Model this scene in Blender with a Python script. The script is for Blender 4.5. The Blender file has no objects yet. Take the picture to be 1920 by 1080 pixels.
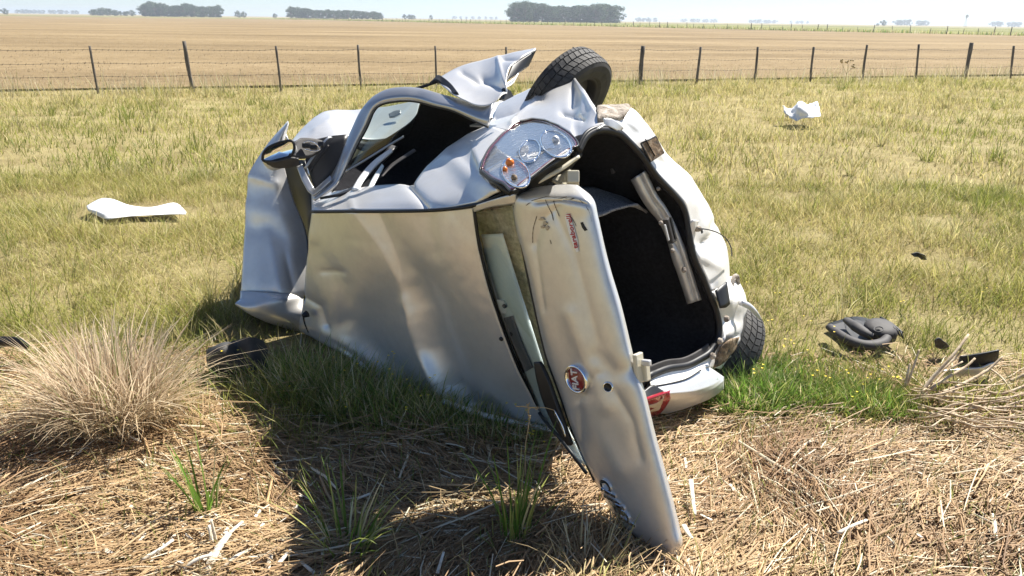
import bpy, bmesh, math, random
import numpy as np
from mathutils import Vector, Matrix, noise
random.seed(7)
RNG = np.random.default_rng(7)
SC = bpy.context.scene
COL = SC.collection

# ------------------------------------------------------------------ camera
FPX, CX, CY = 1480.0, 960.0, 540.0
CAM_H = 1.65
PITCH, ROLL = math.radians(18.8), math.radians(0.76)
FW = np.array([0, math.cos(PITCH), -math.sin(PITCH)])
_rt = np.array([1.0, 0, 0]); _up = np.cross(_rt, FW)
RT = math.cos(ROLL)*_rt + math.sin(ROLL)*_up
UP = -math.sin(ROLL)*_rt + math.cos(ROLL)*_up
CAMP = np.array([0, 0, CAM_H])
cam_data = bpy.data.cameras.new('camera')
cam_data.sensor_width = 36.0
cam_data.lens = 36.0*FPX/1920.0
cam_data.clip_end = 20000
cam = bpy.data.objects.new('camera', cam_data)
COL.objects.link(cam)
cam.matrix_world = Matrix(((RT[0], UP[0], -FW[0], 0), (RT[1], UP[1], -FW[1], 0), (RT[2], UP[2], -FW[2], CAM_H), (0, 0, 0, 1)))
SC.camera = cam

# ------------------------------------------------------------------ light
SUN_EL, SUN_AZ = math.radians(53), math.radians(48)     # azimuth clockwise from +Y
SUND = np.array([math.cos(SUN_EL)*math.sin(SUN_AZ), math.cos(SUN_EL)*math.cos(SUN_AZ), math.sin(SUN_EL)])
w = bpy.data.worlds.new('World'); SC.world = w; w.use_nodes = True
nt = w.node_tree
sky = nt.nodes.new('ShaderNodeTexSky'); sky.sky_type = 'NISHITA'; sky.sun_disc = False
sky.sun_elevation = SUN_EL; sky.sun_rotation = SUN_AZ
sky.air_density = 0.7; sky.dust_density = 0.15; sky.ozone_density = 4.0; sky.altitude = 0
bg = nt.nodes['Background']; bg.inputs[1].default_value = 0.06
nt.links.new(sky.outputs[0], bg.inputs[0])
sun_d = bpy.data.lights.new('sun', 'SUN'); sun_d.energy = 5.0; sun_d.angle = math.radians(0.53); sun_d.color = (1.0, 0.955, 0.88)
sun = bpy.data.objects.new('sun', sun_d); COL.objects.link(sun)
sun.rotation_euler = Vector(SUND).to_track_quat('Z', 'Y').to_euler()
SC.view_settings.view_transform = 'Standard'; SC.view_settings.look = 'None'
SC.view_settings.exposure = 1.22; SC.view_settings.gamma = 1.0
SC.cycles.max_bounces = 8; SC.cycles.transparent_max_bounces = 16
SC.cycles.sample_clamp_indirect = 6.0

# ------------------------------------------------------------------ pixel helpers (a pixel is a direction, depth from a surface)
CL = np.array([-0.70000715, 0.6846329, -0.20314476])    # car forward
CW = np.array([-0.30737366, -0.03208047, 0.95104799])   # car lower side -> upper side
CH = np.array([-0.64460176, -0.72818174, -0.23289468])  # car floor -> roof
CT = np.array([1.38563265, 3.74994355, 0.12670547])
AX = {'l': CL, 'w': CW, 'h': CH}
def ray(px, py): return FW + RT*(px-CX)/FPX - UP*(py-CY)/FPX
def P(px, py, n, v):
    d = ray(px, py)
    if n == 'd': return CAMP + d*v
    if n == 'z': return CAMP + d*((v-CAM_H)/d[2])
    if n == 'y': return CAMP + d*(v/d[1])
    if n == 'hp':
        return CAMP + d*((HATCH_D + v - CAMP@HATCH_N)/(d@HATCH_N))
    A = AX[n]
    return CAMP + d*((v-(CAMP-CT)@A)/(d@A))
_a = P(965, 370, 'h', 1.42); _b = P(1161, 978, 'z', 0.01); _c = P(1265, 1040, 'z', 0.0)
HATCH_N = np.cross(_b-_a, _c-_a); HATCH_N /= np.linalg.norm(HATCH_N)
if HATCH_N[1] > 0: HATCH_N = -HATCH_N
HATCH_D = _a@HATCH_N
def ground(px, py): return P(px, py, 'z', 0.0)

# ------------------------------------------------------------------ materials
def mat(name, base=(.5, .5, .5), rough=.5, metal=0., spec=.5, coat=0., coat_r=.05, trans=0., ior=1.45, sheen=0.):
    m = bpy.data.materials.new(name); m.use_nodes = True
    b = m.node_tree.nodes['Principled BSDF']
    b.inputs['Base Color'].default_value = (*base, 1)
    b.inputs['Roughness'].default_value = rough
    b.inputs['Metallic'].default_value = metal
    b.inputs['Specular IOR Level'].default_value = spec
    b.inputs['Coat Weight'].default_value = coat
    b.inputs['Coat Roughness'].default_value = coat_r
    b.inputs['Transmission Weight'].default_value = trans
    b.inputs['IOR'].default_value = ior
    b.inputs['Sheen Weight'].default_value = sheen
    return m
def N(m, t, **kw):
    n = m.node_tree.nodes.new(t)
    for k, v in kw.items():
        if k in n.inputs.keys(): n.inputs[k].default_value = v
        else: setattr(n, k, v)
    return n
def lk(m, a, b): m.node_tree.links.new(a, b)
def bsdf(m): return m.node_tree.nodes['Principled BSDF']
def ramp(m, fac, stops):
    r = N(m, 'ShaderNodeValToRGB'); e = r.color_ramp.elements
    while len(e) < len(stops): e.new(0.5)
    for i, (p, c) in enumerate(stops):
        e[i].position = p; e[i].color = (*c, 1) if len(c) == 3 else c
    lk(m, fac, r.inputs[0]); return r
def coords(m, scale=(1, 1, 1)):
    tc = N(m, 'ShaderNodeTexCoord'); mp = N(m, 'ShaderNodeMapping'); mp.inputs['Scale'].default_value = scale
    lk(m, tc.outputs['Object'], mp.inputs[0]); return mp.outputs[0]
def noisy(m, stops, scale=8, detail=6, bump=0., bscale=None, sc=(1, 1, 1), dist=.01):
    c = coords(m, sc)
    n = N(m, 'ShaderNodeTexNoise', Scale=scale, Detail=detail, Roughness=.6); lk(m, c, n.inputs['Vector'])
    r = ramp(m, n.outputs['Fac'], stops); lk(m, r.outputs[0], bsdf(m).inputs['Base Color'])
    if bump:
        n2 = N(m, 'ShaderNodeTexNoise', Scale=bscale or scale*4, Detail=5); lk(m, c, n2.inputs['Vector'])
        b = N(m, 'ShaderNodeBump', Strength=bump, Distance=dist); lk(m, n2.outputs['Fac'], b.inputs['Height'])
        lk(m, b.outputs[0], bsdf(m).inputs['Normal'])
    return m

def paint_material(name, dust=.28, metal=.58, base=.74):
    m = mat(name, (base, base*.98, base*.94), .3, metal, .5, .25, .15)
    c = coords(m)
    n1 = N(m, 'ShaderNodeTexNoise', Scale=2.3, Detail=8, Roughness=.65); lk(m, c, n1.inputs['Vector'])
    n2 = N(m, 'ShaderNodeTexNoise', Scale=26, Detail=6, Roughness=.7); lk(m, c, n2.inputs['Vector'])
    mx = N(m, 'ShaderNodeMath', operation='MULTIPLY'); lk(m, n1.outputs['Fac'], mx.inputs[0]); lk(m, n2.outputs['Fac'], mx.inputs[1])
    r = ramp(m, mx.outputs[0], [(.20, (0, 0, 0)), (.52, (1, 1, 1))])
    ml = N(m, 'ShaderNodeMath', operation='MULTIPLY'); ml.inputs[1].default_value = dust; lk(m, r.outputs[0], ml.inputs[0])
    mixc = N(m, 'ShaderNodeMix', data_type='RGBA'); lk(m, ml.outputs[0], mixc.inputs['Factor'])
    mixc.inputs[6].default_value = (base, base*.98, base*.94, 1); mixc.inputs[7].default_value = (.33, .29, .24, 1)
    lk(m, mixc.outputs[2], bsdf(m).inputs['Base Color'])
    mr = N(m, 'ShaderNodeMapRange'); mr.inputs['To Min'].default_value = .36; mr.inputs['To Max'].default_value = .62
    lk(m, ml.outputs[0], mr.inputs['Value']); lk(m, mr.outputs[0], bsdf(m).inputs['Roughness'])
    mm = N(m, 'ShaderNodeMapRange'); mm.inputs['To Min'].default_value = metal; mm.inputs['To Max'].default_value = .2
    lk(m, ml.outputs[0], mm.inputs['Value']); lk(m, mm.outputs[0], bsdf(m).inputs['Metallic'])
    b = N(m, 'ShaderNodeBump', Strength=.05, Distance=.02)
    n3 = N(m, 'ShaderNodeTexNoise', Scale=5.0, Detail=2); lk(m, c, n3.inputs['Vector'])
    lk(m, n3.outputs['Fac'], b.inputs['Height']); lk(m, b.outputs[0], bsdf(m).inputs['Normal'])
    return m
def glass_material(name, tint=(.75, .85, .82), refl=1.0, clear=.9):
    m = bpy.data.materials.new(name); m.use_nodes = True
    t = m.node_tree; t.nodes.clear()
    o = t.nodes.new('ShaderNodeOutputMaterial'); tr = t.nodes.new('ShaderNodeBsdfTransparent'); gl = t.nodes.new('ShaderNodeBsdfGlossy')
    tr.inputs[0].default_value = (*tint, 1); gl.inputs['Roughness'].default_value = .02
    fr = t.nodes.new('ShaderNodeFresnel'); fr.inputs[0].default_value = 1.5
    mu = t.nodes.new('ShaderNodeMath'); mu.operation = 'MULTIPLY_ADD'; mu.inputs[1].default_value = refl; mu.inputs[2].default_value = .03
    t.links.new(fr.outputs[0], mu.inputs[0])
    mx = t.nodes.new('ShaderNodeMixShader'); t.links.new(mu.outputs[0], mx.inputs[0]); t.links.new(tr.outputs[0], mx.inputs[1]); t.links.new(gl.outputs[0], mx.inputs[2])
    t.links.new(mx.outputs[0], o.inputs[0]); return m
M = {}
M['paint'] = paint_material('silver_paint')
M['paint_dirty'] = paint_material('silver_paint_scuffed', .28, .62, .68)
M['primer'] = paint_material('pale_inner_paint', .22, .15, .82)
M['black'] = mat('black_plastic', (.012, .012, .013), .45)
M['rubber'] = noisy(mat('rubber', (.03, .03, .03), .75), [(.3, (.035, .035, .036)), (.7, (.085, .08, .073))], 9, bump=.2)
M['seal'] = mat('seal_rubber', (.01, .01, .012), .5)
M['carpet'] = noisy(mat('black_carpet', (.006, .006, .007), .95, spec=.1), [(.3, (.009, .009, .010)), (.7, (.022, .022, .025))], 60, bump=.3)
M['grey_carpet'] = noisy(mat('grey_carpet', (.3, .3, .31), .95, spec=.1), [(.35, (.10, .10, .11)), (.65, (.42, .42, .42))], 190, bump=.5)
M['glass'] = glass_material('car_glass', (.90, .95, .93))
M['side_glass'] = glass_material('tinted_side_glass', (.55, .63, .61))
M['lens'] = glass_material('clear_lens', (.95, .97, .98), .7)
M['mirror'] = mat('mirror_glass', (.85, .87, .9), .03, 1.0)
M['chrome'] = mat('chrome', (.85, .86, .88), .08, 1.0)
M['reflector'] = noisy(mat('reflector', (.86, .88, .92), .12, .6), [(.2, (.78, .8, .85)), (.8, (.93, .94, .96))], 6, bump=.7, bscale=38, dist=.006)
M['red'] = mat('red_lens', (.30, .012, .02), .12, 0, .6, .6)
M['darkred'] = mat('dark_red_trim', (.10, .012, .018), .2, 0, .5, .5)
M['amber'] = mat('amber_bulb', (.75, .20, .03), .2, 0, .6)
M['letters'] = mat('silver_letters', (.80, .80, .80), .3, .2)
M['badge'] = mat('badge_red', (.20, .018, .022), .25, 0, .5, .8)
M['white'] = noisy(mat('white_plastic', (.8, .8, .8), .5), [(.3, (.74, .74, .73)), (.7, (.84, .84, .83))], 7, bump=.1)
M['redprint'] = mat('red_print', (.45, .02, .03), .5)
M['cream'] = mat('cream_metal', (.62, .58, .46), .4, .2)
M['beige'] = mat('old_adhesive', (.50, .42, .30), .7)
M['pale'] = noisy(mat('pale_trim', (.7, .76, .74), .45), [(.3, (.66, .74, .72)), (.7, (.76, .82, .80))], 5, bump=.05)
M['silver'] = mat('silver_strip', (.50, .50, .50), .32, .75)
M['steel'] = noisy(mat('bare_steel', (.62, .62, .62), .36, .35), [(.3, (.50, .50, .50)), (.7, (.70, .70, .70))], 12, bump=.08)
M['rust'] = noisy(mat('rusty_foam', (.3, .22, .15), .9), [(.3, (.13, .10, .08)), (.55, (.38, .33, .27)), (.75, (.62, .58, .52))], 38, bump=.8)
M['brown'] = noisy(mat('dirty_recess', (.2, .13, .08), .7), [(.35, (.03, .025, .02)), (.55, (.24, .16, .09)), (.7, (.45, .38, .28))], 30, bump=.4)
M['greyplastic'] = noisy(mat('grey_plastic', (.05, .047, .046), .68), [(.3, (.035, .032, .031)), (.7, (.065, .06, .058))], 10, bump=.06)

# ------------------------------------------------------------------ mesh helpers
def tag(o, label=None, cat=None, group=None, kind=None):
    if label: o['label'] = label
    if cat: o['category'] = cat
    if group: o['group'] = group
    if kind: o['kind'] = kind
    return o
def empty(name, loc):
    o = bpy.data.objects.new(name, None); o.location = [float(v) for v in loc]; o.empty_display_size = .2; COL.objects.link(o); return o
def root_of(parent):
    v = np.zeros(3); p = parent
    while p is not None:
        v = v + np.array(p.location); p = p.parent
    return v
def mesh_obj(name, verts, faces, m, parent=None, smooth=True, solid=0.0, offset=-1, bevel=0.0, mats=None, mi=None):
    verts = np.asarray(verts, float).reshape(-1, 3)
    me = bpy.data.meshes.new(name)
    off = root_of(parent)
    me.from_pydata((verts-off).tolist(), [], faces); me.update()
    if mats:
        for q in mats: me.materials.append(q)
        me.polygons.foreach_set('material_index', mi)
    else:
        me.materials.append(M[m] if isinstance(m, str) else m)
    bm = bmesh.new(); bm.from_mesh(me); bmesh.ops.recalc_face_normals(bm, faces=bm.faces); bm.to_mesh(me); bm.free()
    if smooth: me.polygons.foreach_set('use_smooth', [True]*len(me.polygons))
    o = bpy.data.objects.new(name, me); COL.objects.link(o); o.parent = parent
    if solid:
        s = o.modifiers.new('thickness', 'SOLIDIFY'); s.thickness = solid; s.offset = offset
    if bevel:
        b = o.modifiers.new('bevel', 'BEVEL'); b.width = bevel; b.segments = 2; b.limit_method = 'ANGLE'
    return o
def cr(pts, n, lin=False):
    """resample a list of control points (k,3) to n points, Catmull-Rom or linear"""
    pts = np.asarray(pts, float); k = len(pts)
    t = np.linspace(0, k-1, n); i = np.clip(t.astype(int), 0, k-2); u = (t-i)[:, None]
    if k == 2 or lin: return pts[i]*(1-u) + pts[i+1]*u
    ext = np.vstack([2*pts[0]-pts[1], pts, 2*pts[-1]-pts[-2]])
    p0, p1, p2, p3 = ext[i], ext[i+1], ext[i+2], ext[i+3]
    return .5*((2*p1)+(-p0+p2)*u+(2*p0-5*p1+4*p2-p3)*u**2+(-p0+3*p1-3*p2+p3)*u**3)
def grid_faces(nr, nc, wrap=False):
    f = []
    for r in range(nr-1):
        for c in range(nc-1 if not wrap else nc):
            c2 = (c+1) % nc
            f.append((r*nc+c, r*nc+c2, (r+1)*nc+c2, (r+1)*nc+c))
    return f
def as_pt(q): return P(*q) if len(q) == 4 else np.array(q, float)
def net(name, rows, m, parent, nr=24, nc=24, thick=.006, lin_r=False, lin_c=False, disp=None, rough=0., seed=0, dents=()):
    ctrl = [cr([as_pt(q) for q in r], nc, lin_c) for r in rows]
    g = np.stack([cr(np.stack([c[j] for c in ctrl]), nr, lin_r) for j in range(nc)], 1)   # nr,nc,3
    du = np.gradient(g, axis=0); dv = np.gradient(g, axis=1)
    nn = np.cross(du, dv); nn /= (np.linalg.norm(nn, axis=2, keepdims=True)+1e-9)
    flip = np.sign(((CAMP-g)*nn).sum(2).mean()) or 1.0
    nn = nn*flip
    off = np.zeros(g.shape[:2])
    if rough:
        for a in range(nr):
            for b in range(nc):
                p = Vector(g[a, b]*5.0)+Vector((seed*7.3, 0, 0))
                off[a, b] += rough*(noise.noise(p)+.6*abs(noise.noise(p*2.3))-.2)
    pr = project(g)
    for (pl, wid, amp) in dents:          # crease along a pixel polyline
        d = polydist(pr, pl); off += amp*np.exp(-np.abs(d)/(wid*.75))*(1 if wid < 15 else 0) + (amp*np.exp(-(d/wid)**2) if wid >= 15 else 0)
    if disp is not None: off += disp(pr)
    g = g + nn*off[..., None]
    return mesh_obj(name, g, grid_faces(nr, nc), m, parent, solid=thick, offset=-1 if False else 0)
def project(g):
    d = g-CAMP; z = d@FW
    return np.stack([CX+FPX*(d@RT)/z, CY-FPX*(d@UP)/z], -1)
def polydist(pr, pl):
    best = np.full(pr.shape[:-1], 1e9)
    for a, b in zip(pl[:-1], pl[1:]):
        a = np.array(a, float); b = np.array(b, float); ab = b-a
        t = np.clip(((pr-a)@ab)/(ab@ab), 0, 1); q = a+t[..., None]*ab
        best = np.minimum(best, np.linalg.norm(pr-q, axis=-1))
    return best
def frame_dir(t):
    t = t/np.linalg.norm(t); a = np.array([0, 0, 1.0]) if abs(t[2]) < .9 else np.array([1.0, 0, 0])
    x = np.cross(a, t); x /= np.linalg.norm(x); return x, np.cross(t, x)
def tube_geo(pts, rad, sides=8, flat=1.0):
    pts = np.asarray(pts, float); n = len(pts); V = []; rad = np.broadcast_to(rad, (n,))
    tan = np.gradient(pts, axis=0); x = None
    for i in range(n):
        t = tan[i]/(np.linalg.norm(tan[i])+1e-9)
        if x is None: x, y = frame_dir(t)
        else:
            x = x-t*(x@t); x /= np.linalg.norm(x)+1e-9; y = np.cross(t, x)
        for k in range(sides):
            a = 2*math.pi*k/sides; V.append(pts[i]+rad[i]*(math.cos(a)*x+flat*math.sin(a)*y))
    F = grid_faces(n, sides, True)
    F.append(tuple(range(sides))[::-1]); F.append(tuple((n-1)*sides+k for k in range(sides)))
    return V, F
def tube(name, pts, rad, m, parent, sides=8, n=None, flat=1.0, lin=False):
    pts = np.array([as_pt(q) for q in pts])
    if n: pts = cr(pts, n, lin)
    if np.ndim(rad) and len(np.atleast_1d(rad)) != len(pts): rad = np.interp(np.linspace(0, 1, len(pts)), np.linspace(0, 1, len(rad)), rad)
    V, F = tube_geo(pts, rad, sides, flat); return mesh_obj(name, V, F, m, parent)
def box_geo(c, x, y, z):
    c, x, y, z = (np.asarray(v, float) for v in (c, x, y, z))
    V = [c+sx*x+sy*y+sz*z for sx in (-1, 1) for sy in (-1, 1) for sz in (-1, 1)]
    F = [(0, 1, 3, 2), (4, 6, 7, 5), (0, 4, 5, 1), (2, 3, 7, 6), (0, 2, 6, 4), (1, 5, 7, 3)]
    return V, F
def box(name, c, x, y, z, m, parent, bevel=.004):
    V, F = box_geo(c, x, y, z); return mesh_obj(name, V, F, m, parent, smooth=False, bevel=bevel)
def poly(name, pts, m, parent, thick=.006, sub=0):
    pts = np.array([as_pt(q) for q in pts]); c = pts.mean(0); n = len(pts)
    V = [c]+list(pts); F = [(0, i+1, (i+1) % n+1) for i in range(n)]
    return mesh_obj(name, V, F, m, parent, smooth=False, solid=thick, offset=0)
def join_geo(parts):
    V, F = [], []
    for v, f in parts:
        o = len(V); V += list(v); F += [tuple(i+o for i in q) for q in f]
    return V, F
def lathe_geo(prof, c, ax, seg=48):
    ax = np.asarray(ax, float); ax = ax/np.linalg.norm(ax); x, y = frame_dir(ax); V = []
    for (r, a) in prof:
        for k in range(seg):
            t = 2*math.pi*k/seg; V.append(c+ax*a+r*(math.cos(t)*x+math.sin(t)*y))
    return V, grid_faces(len(prof), seg, True)
def text_mesh(name, s, origin, xdir, ydir, size, m, parent, extrude=.002, shear=0., align='CENTER'):
    cu = bpy.data.curves.new(name, 'FONT'); cu.body = s; cu.size = size; cu.extrude = extrude; cu.shear = shear; cu.offset = size*.012; cu.align_x = align; cu.align_y = 'CENTER'
    tmp = bpy.data.objects.new('tmp', cu); COL.objects.link(tmp)
    me = bpy.data.meshes.new_from_object(tmp.evaluated_get(bpy.context.evaluated_depsgraph_get()))
    bpy.data.objects.remove(tmp); bpy.data.curves.remove(cu)
    x = np.asarray(xdir)/np.linalg.norm(xdir); y = np.asarray(ydir)-x*(np.asarray(ydir)@x); y /= np.linalg.norm(y); z = np.cross(x, y)
    V = [np.asarray(origin)+v.co.x*x+v.co.y*y+v.co.z*z for v in me.vertices]; F = [tuple(p.vertices) for p in me.polygons]
    bpy.data.meshes.remove(me)
    return mesh_obj(name, V, F, m, parent, smooth=False)

#@@CAR
# ================================================================== the wreck
base = ground(1000, 790); car = empty('wrecked_car', base)
tag(car, 'crashed silver hatchback lying on its side with tailgate hanging open', 'car')

# ---- roof, folded under along its lower edge
roof_top = [(585, 399, 'h', 1.38), (661, 396, 'h', 1.41), (745, 396, 'h', 1.42), (814, 394, 'h', 1.41), (887, 387, 'h', 1.385)]
roof_u1 = [(578, 450, 'h', 1.41), (668, 455, 'h', 1.42), (755, 470, 'h', 1.42), (835, 475, 'h', 1.43), (900, 470, 'h', 1.40)]
roof_u2 = [(573, 525, 'h', 1.43), (670, 535, 'h', 1.43), (765, 565, 'h', 1.40), (850, 570, 'h', 1.43), (922, 555, 'h', 1.405)]
roof_u3 = [(568, 575, 'h', 1.44), (655, 612, 'h', 1.455), (765, 660, 'h', 1.43), (862, 670, 'h', 1.435), (957, 650, 'h', 1.405)]
roof_u4 = [(562, 608, 'h', 1.46), (648, 652, 'z', .065), (740, 715, 'z', .0), (865, 748, 'z', .02), (1005, 762, 'h', 1.40)]
roof_b = [(566, 620, 'h', 1.43), (652, 668, 'z', .015), (742, 732, 'z', -.05), (870, 768, 'z', -.03), (1030, 802, 'h', 1.38)]
roof_x = [(600, 610, 'z', .02), (680, 655, 'z', -.05), (765, 705, 'z', -.1), (890, 745, 'z', -.08), (1032, 790, 'h', 1.25)]
def roof_fold(pr):
    ys_ = np.array([396, 470, 520, 580, 650, 720, 760]); xs_ = np.array([668, 725, 757, 783, 803, 833, 872])
    d = pr[..., 0]-np.interp(pr[..., 1], ys_, xs_); k = np.clip((pr[..., 1]-400)/200, .25, 1)
    return k*(np.where(d < 0, .072*np.exp(np.minimum(d, 0)/60), .072*np.exp(-np.maximum(d, 0)/15))-.022*np.exp(-((d-34)/22)**2)-.02*np.exp(-((d+95)/40)**2))
roof = net('roof_panel', [roof_top, roof_u1, roof_u2, roof_u3, roof_u4, roof_b, roof_x], 'paint', car, 110, 110, .004, rough=.004, seed=1, disp=roof_fold, dents=[
    ([(705, 400), (748, 490), (765, 540)], 12, -.016),
    ([(590, 470), (640, 540), (650, 600)], 20, -.012), ([(600, 510), (640, 512)], 7, -.010), ([(572, 560), (600, 575), (612, 610)], 9, -.02),
    ([(860, 420), (900, 560), (960, 690)], 40, .012), ([(800, 410), (815, 470)], 18, -.006)])
tube('drip_moulding', [(584, 397, 'h', 1.392), (661, 396.5, 'h', 1.424), (745, 396, 'h', 1.432), (814, 394, 'h', 1.424), (886, 386, 'h', 1.40), (925, 372, 'h', 1.385), (958, 357, 'h', 1.36)], .011, 'seal', car, 8, 50, .7)
a_ = P(576, 588, 'h', 1.475)
ant = mesh_obj('roof_antenna', *lathe_geo([(.0005, .03), (.011, .028), (.016, .012), (.02, 0), (.0005, -.005)], a_, CH, 14), 'black', car)
tube('antenna_mast', [a_+CH*.025, a_+CH*.03-CW*.04+CL*.01, a_+CH*.03-CW*.10+CL*.015], [.005, .003], 'black', ant, 6, 8)
tube('roof_rail', [(830, 752, 'z', .055), (880, 770, 'z', .035), (940, 787, 'z', .02), (1000, 800, 'z', .02), (1034, 806, 'z', .02)], .018, 'paint', car, 10, 24, .6)

# ---- upper side: cant rail and rear pillar
s_top = [(584, 364, 'w', 1.32), (640, 358, 'w', 1.34), (700, 349, 'w', 1.36), (764, 344, 'w', 1.37), (774, 346, 'w', 1.37), (801, 312, 'w', 1.40), (839, 277, 'w', 1.42), (877, 252, 'w', 1.44), (915, 235, 'w', 1.45)]
s_bot = [(585, 396, 'h', 1.38), (650, 394, 'h', 1.40), (715, 394, 'h', 1.41), (790, 393, 'h', 1.41), (840, 390, 'h', 1.40), (898, 379, 'h', 1.385), (940, 359, 'w', 1.36), (899, 318, 'w', 1.415), (951, 246, 'w', 1.445)]
def midrow(a, b, t, off, n=None):
    out = []
    for p, q in zip(a, b):
        v = as_pt(p)*(1-t)+as_pt(q)*t; c = CAMP-v; out.append(v+c/np.linalg.norm(c)*off)
    return out
net('side_panel', [s_top, midrow(s_top, s_bot, .35, .03), midrow(s_top, s_bot, .7, .03), s_bot], 'paint', car, 20, 81, .005, lin_c=True, rough=.0015, seed=3, dents=[
    ([(764, 346), (785, 370), (800, 392)], 9, -.02), ([(655, 358), (662, 395)], 7, .008), ([(850, 300), (880, 330), (925, 350)], 16, .012)])

# ---- rear quarter panel, sunlit
q_up = [(915, 235, 'w', 1.45), (923, 212, 'w', 1.45), (936, 193, 'w', 1.46), (968, 178, 'w', 1.475), (1001, 164, 'w', 1.49), (1040, 152, 'w', 1.50), (1078, 145, 'w', 1.50), (1094, 166, 'l', .40), (1113, 197, 'l', .16), (1123, 222, 'l', .06), (1139, 232, 'l', .0)]
q_lo = [(951, 246, 'w', 1.445), (962, 237, 'w', 1.45), (974, 229, 'w', 1.45), (998, 222, 'w', 1.455), (1022, 225, 'w', 1.455), (1046, 235, 'w', 1.45), (1070, 250, 'w', 1.44), (1085, 272, 'l', .02), (1091, 271, 'l', .01), (1101, 257, 'l', .0), (1115, 245, 'l', 0.)]
net('quarter_panel', [q_up, midrow(q_up, q_lo, .33, .02), midrow(q_up, q_lo, .66, .03), q_lo], 'paint', car, 44, 80, .005, rough=.0025, seed=5, lin_c=True, dents=[
    ([(1010, 172), (985, 205), (960, 232)], 9, .018), ([(925, 215), (960, 205), (1015, 180)], 10, -.035), ([(1075, 165), (1072, 200)], 6, -.014),
    ([(1055, 212), (1092, 222)], 7, -.022), ([(1078, 150), (1100, 185), (1118, 220)], 8, .012)])
poly('inner_pillar', [(880, 236, 'w', 1.40), (906, 198, 'w', 1.44), (936, 190, 'w', 1.44), (950, 172, 'w', 1.44), (960, 180, 'w', 1.42), (930, 215, 'w', 1.42), (915, 238, 'w', 1.42)], 'primer', car, .01)

# ---- upper tail lamp
lamp = empty('tail_lamp', (0, 0, 0)); lamp.parent = car
outl = [(904, 317), (909, 299), (918, 281), (931, 265), (948, 248), (972, 232), (998, 226), (1022, 229), (1045, 239), (1068, 254), (1080, 272), (1064, 281), (1030, 303), (1000, 326), (978, 342), (961, 355), (947, 343), (925, 333)]
LW = lambda px, py, o=0.: P(px, py, 'w', 1.447+o)
pts = [LW(*q) for q in outl]
cpt = LW(993, 288)
def bowl(name, centre, ring, m, parent, depth, nring=6, inner=0.0):
    ring = cr(list(ring)+[ring[0]], 64)[:-1]; V = []; F = []
    toc = (CAMP-centre); toc = toc/np.linalg.norm(toc); n = len(ring)
    for k in range(nring+1):
        t = 1-k/nring*(1-inner)
        for q in ring: V.append(centre+(q-centre)*t+toc*depth*(1-t*t))
    F = grid_faces(nring+1, n, True)
    return V, F
V, F = bowl('x', cpt, pts, None, None, -.028, 10)
mesh_obj('reflector', V, F, 'reflector', lamp, solid=.003)
V, F = bowl('x', cpt, [p for p in pts], None, None, .028, 10)
mesh_obj('lens', V, F, 'lens', lamp)
V, F = tube_geo(cr(pts+[pts[0]], 90), .0035, 8); mesh_obj('rim', V, F, 'darkred', lamp)
V, F = tube_geo(cr([cpt+(p-cpt)*1.045 for p in pts]+[cpt+(pts[0]-cpt)*1.045], 90), .0035, 8); mesh_obj('lamp_gasket', V, F, 'black', lamp)
def chamber(c, rx, ry, ang, bulbs):
    cc = LW(c[0], c[1], -.012); ring = []
    for k in range(24):
        a = 2*math.pi*k/24; e = .92+.10*math.cos(a)
        x, y = rx*e*math.cos(a), ry*e*math.sin(a)
        ring.append(LW(c[0]+x*math.cos(ang)-y*math.sin(ang), c[1]+x*math.sin(ang)+y*math.cos(ang), .004))
    V, F = bowl('x', cc, ring, None, None, -.022, 8); ch = mesh_obj('chamber', V, F, 'reflector', lamp, solid=.002)
    V, F = tube_geo(cr(ring+[ring[0]], 50), .004, 6); mesh_obj('chamber_rim', V, F, 'chrome', ch)
    for (bx, by, r, mm) in bulbs:
        b = P(bx, by, 'w', 1.452); rr = r*np.linalg.norm(b-CAMP)/FPX
        mesh_obj('bulb', *lathe_geo([(.0004, rr*1.2), (rr*.6, rr), (rr, .3*rr), (rr, -.4*rr), (rr*.6, -rr), (rr*.5, -2*rr), (.0004, -2*rr)], b, CW*.8-CL*.3+CH*.4, 14), mm, ch)
chamber((965, 322), 33, 24, math.radians(48), [(956, 305, 8, 'amber'), (947, 317, 4.5, 'amber'), (964, 333, 6, 'brown')])
chamber((1040, 268), 34, 24, math.radians(35), [(1042, 262, 7, 'steel')])
chamber((992, 282), 20, 24, math.radians(35), [])
V = []; F = []
for k in range(6):    # ribs of the reflector
    a = LW(938+k*7.5, 283-k*5.5, -.01); b = LW(955+k*7.5, 288-k*5.5, -.01); v, f = tube_geo(cr([a, b], 4), .005, 6)
    F += [tuple(i+len(V) for i in q) for q in f]; V += v
mesh_obj('reflector_rib', V, F, 'reflector', lamp)
net('lamp_seal', [[(930, 338, 'w', 1.37), (946, 350, 'w', 1.37), (962, 358, 'w', 1.38), (1010, 322, 'w', 1.40), (1050, 297, 'w', 1.40), (1088, 272, 'l', .03)],
                  [(938, 372, 'h', 1.385), (955, 376, 'h', 1.37), (985, 366, 'h', 1.34), (1025, 345, 'h', 1.25), (1062, 320, 'h', 1.15), (1090, 292, 'l', .03)]], 'black', car, 8, 40, .012, lin_c=True, rough=.006)
tube('lamp_seal_edge', [(904, 322, 'w', 1.42), (925, 338, 'w', 1.41), (944, 352, 'w', 1.39), (958, 362, 'w', 1.37)], .012, 'black', car, 8, 16)
net('cream_bracket', [[(1030, 336, 'h', 1.22), (1052, 330, 'h', 1.2), (1070, 318, 'h', 1.18)], [(1060, 352, 'h', 1.24), (1075, 350, 'h', 1.22), (1086, 345, 'h', 1.2)]], 'cream', car, 6, 10, .02, lin_c=True, lin_r=True)
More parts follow.
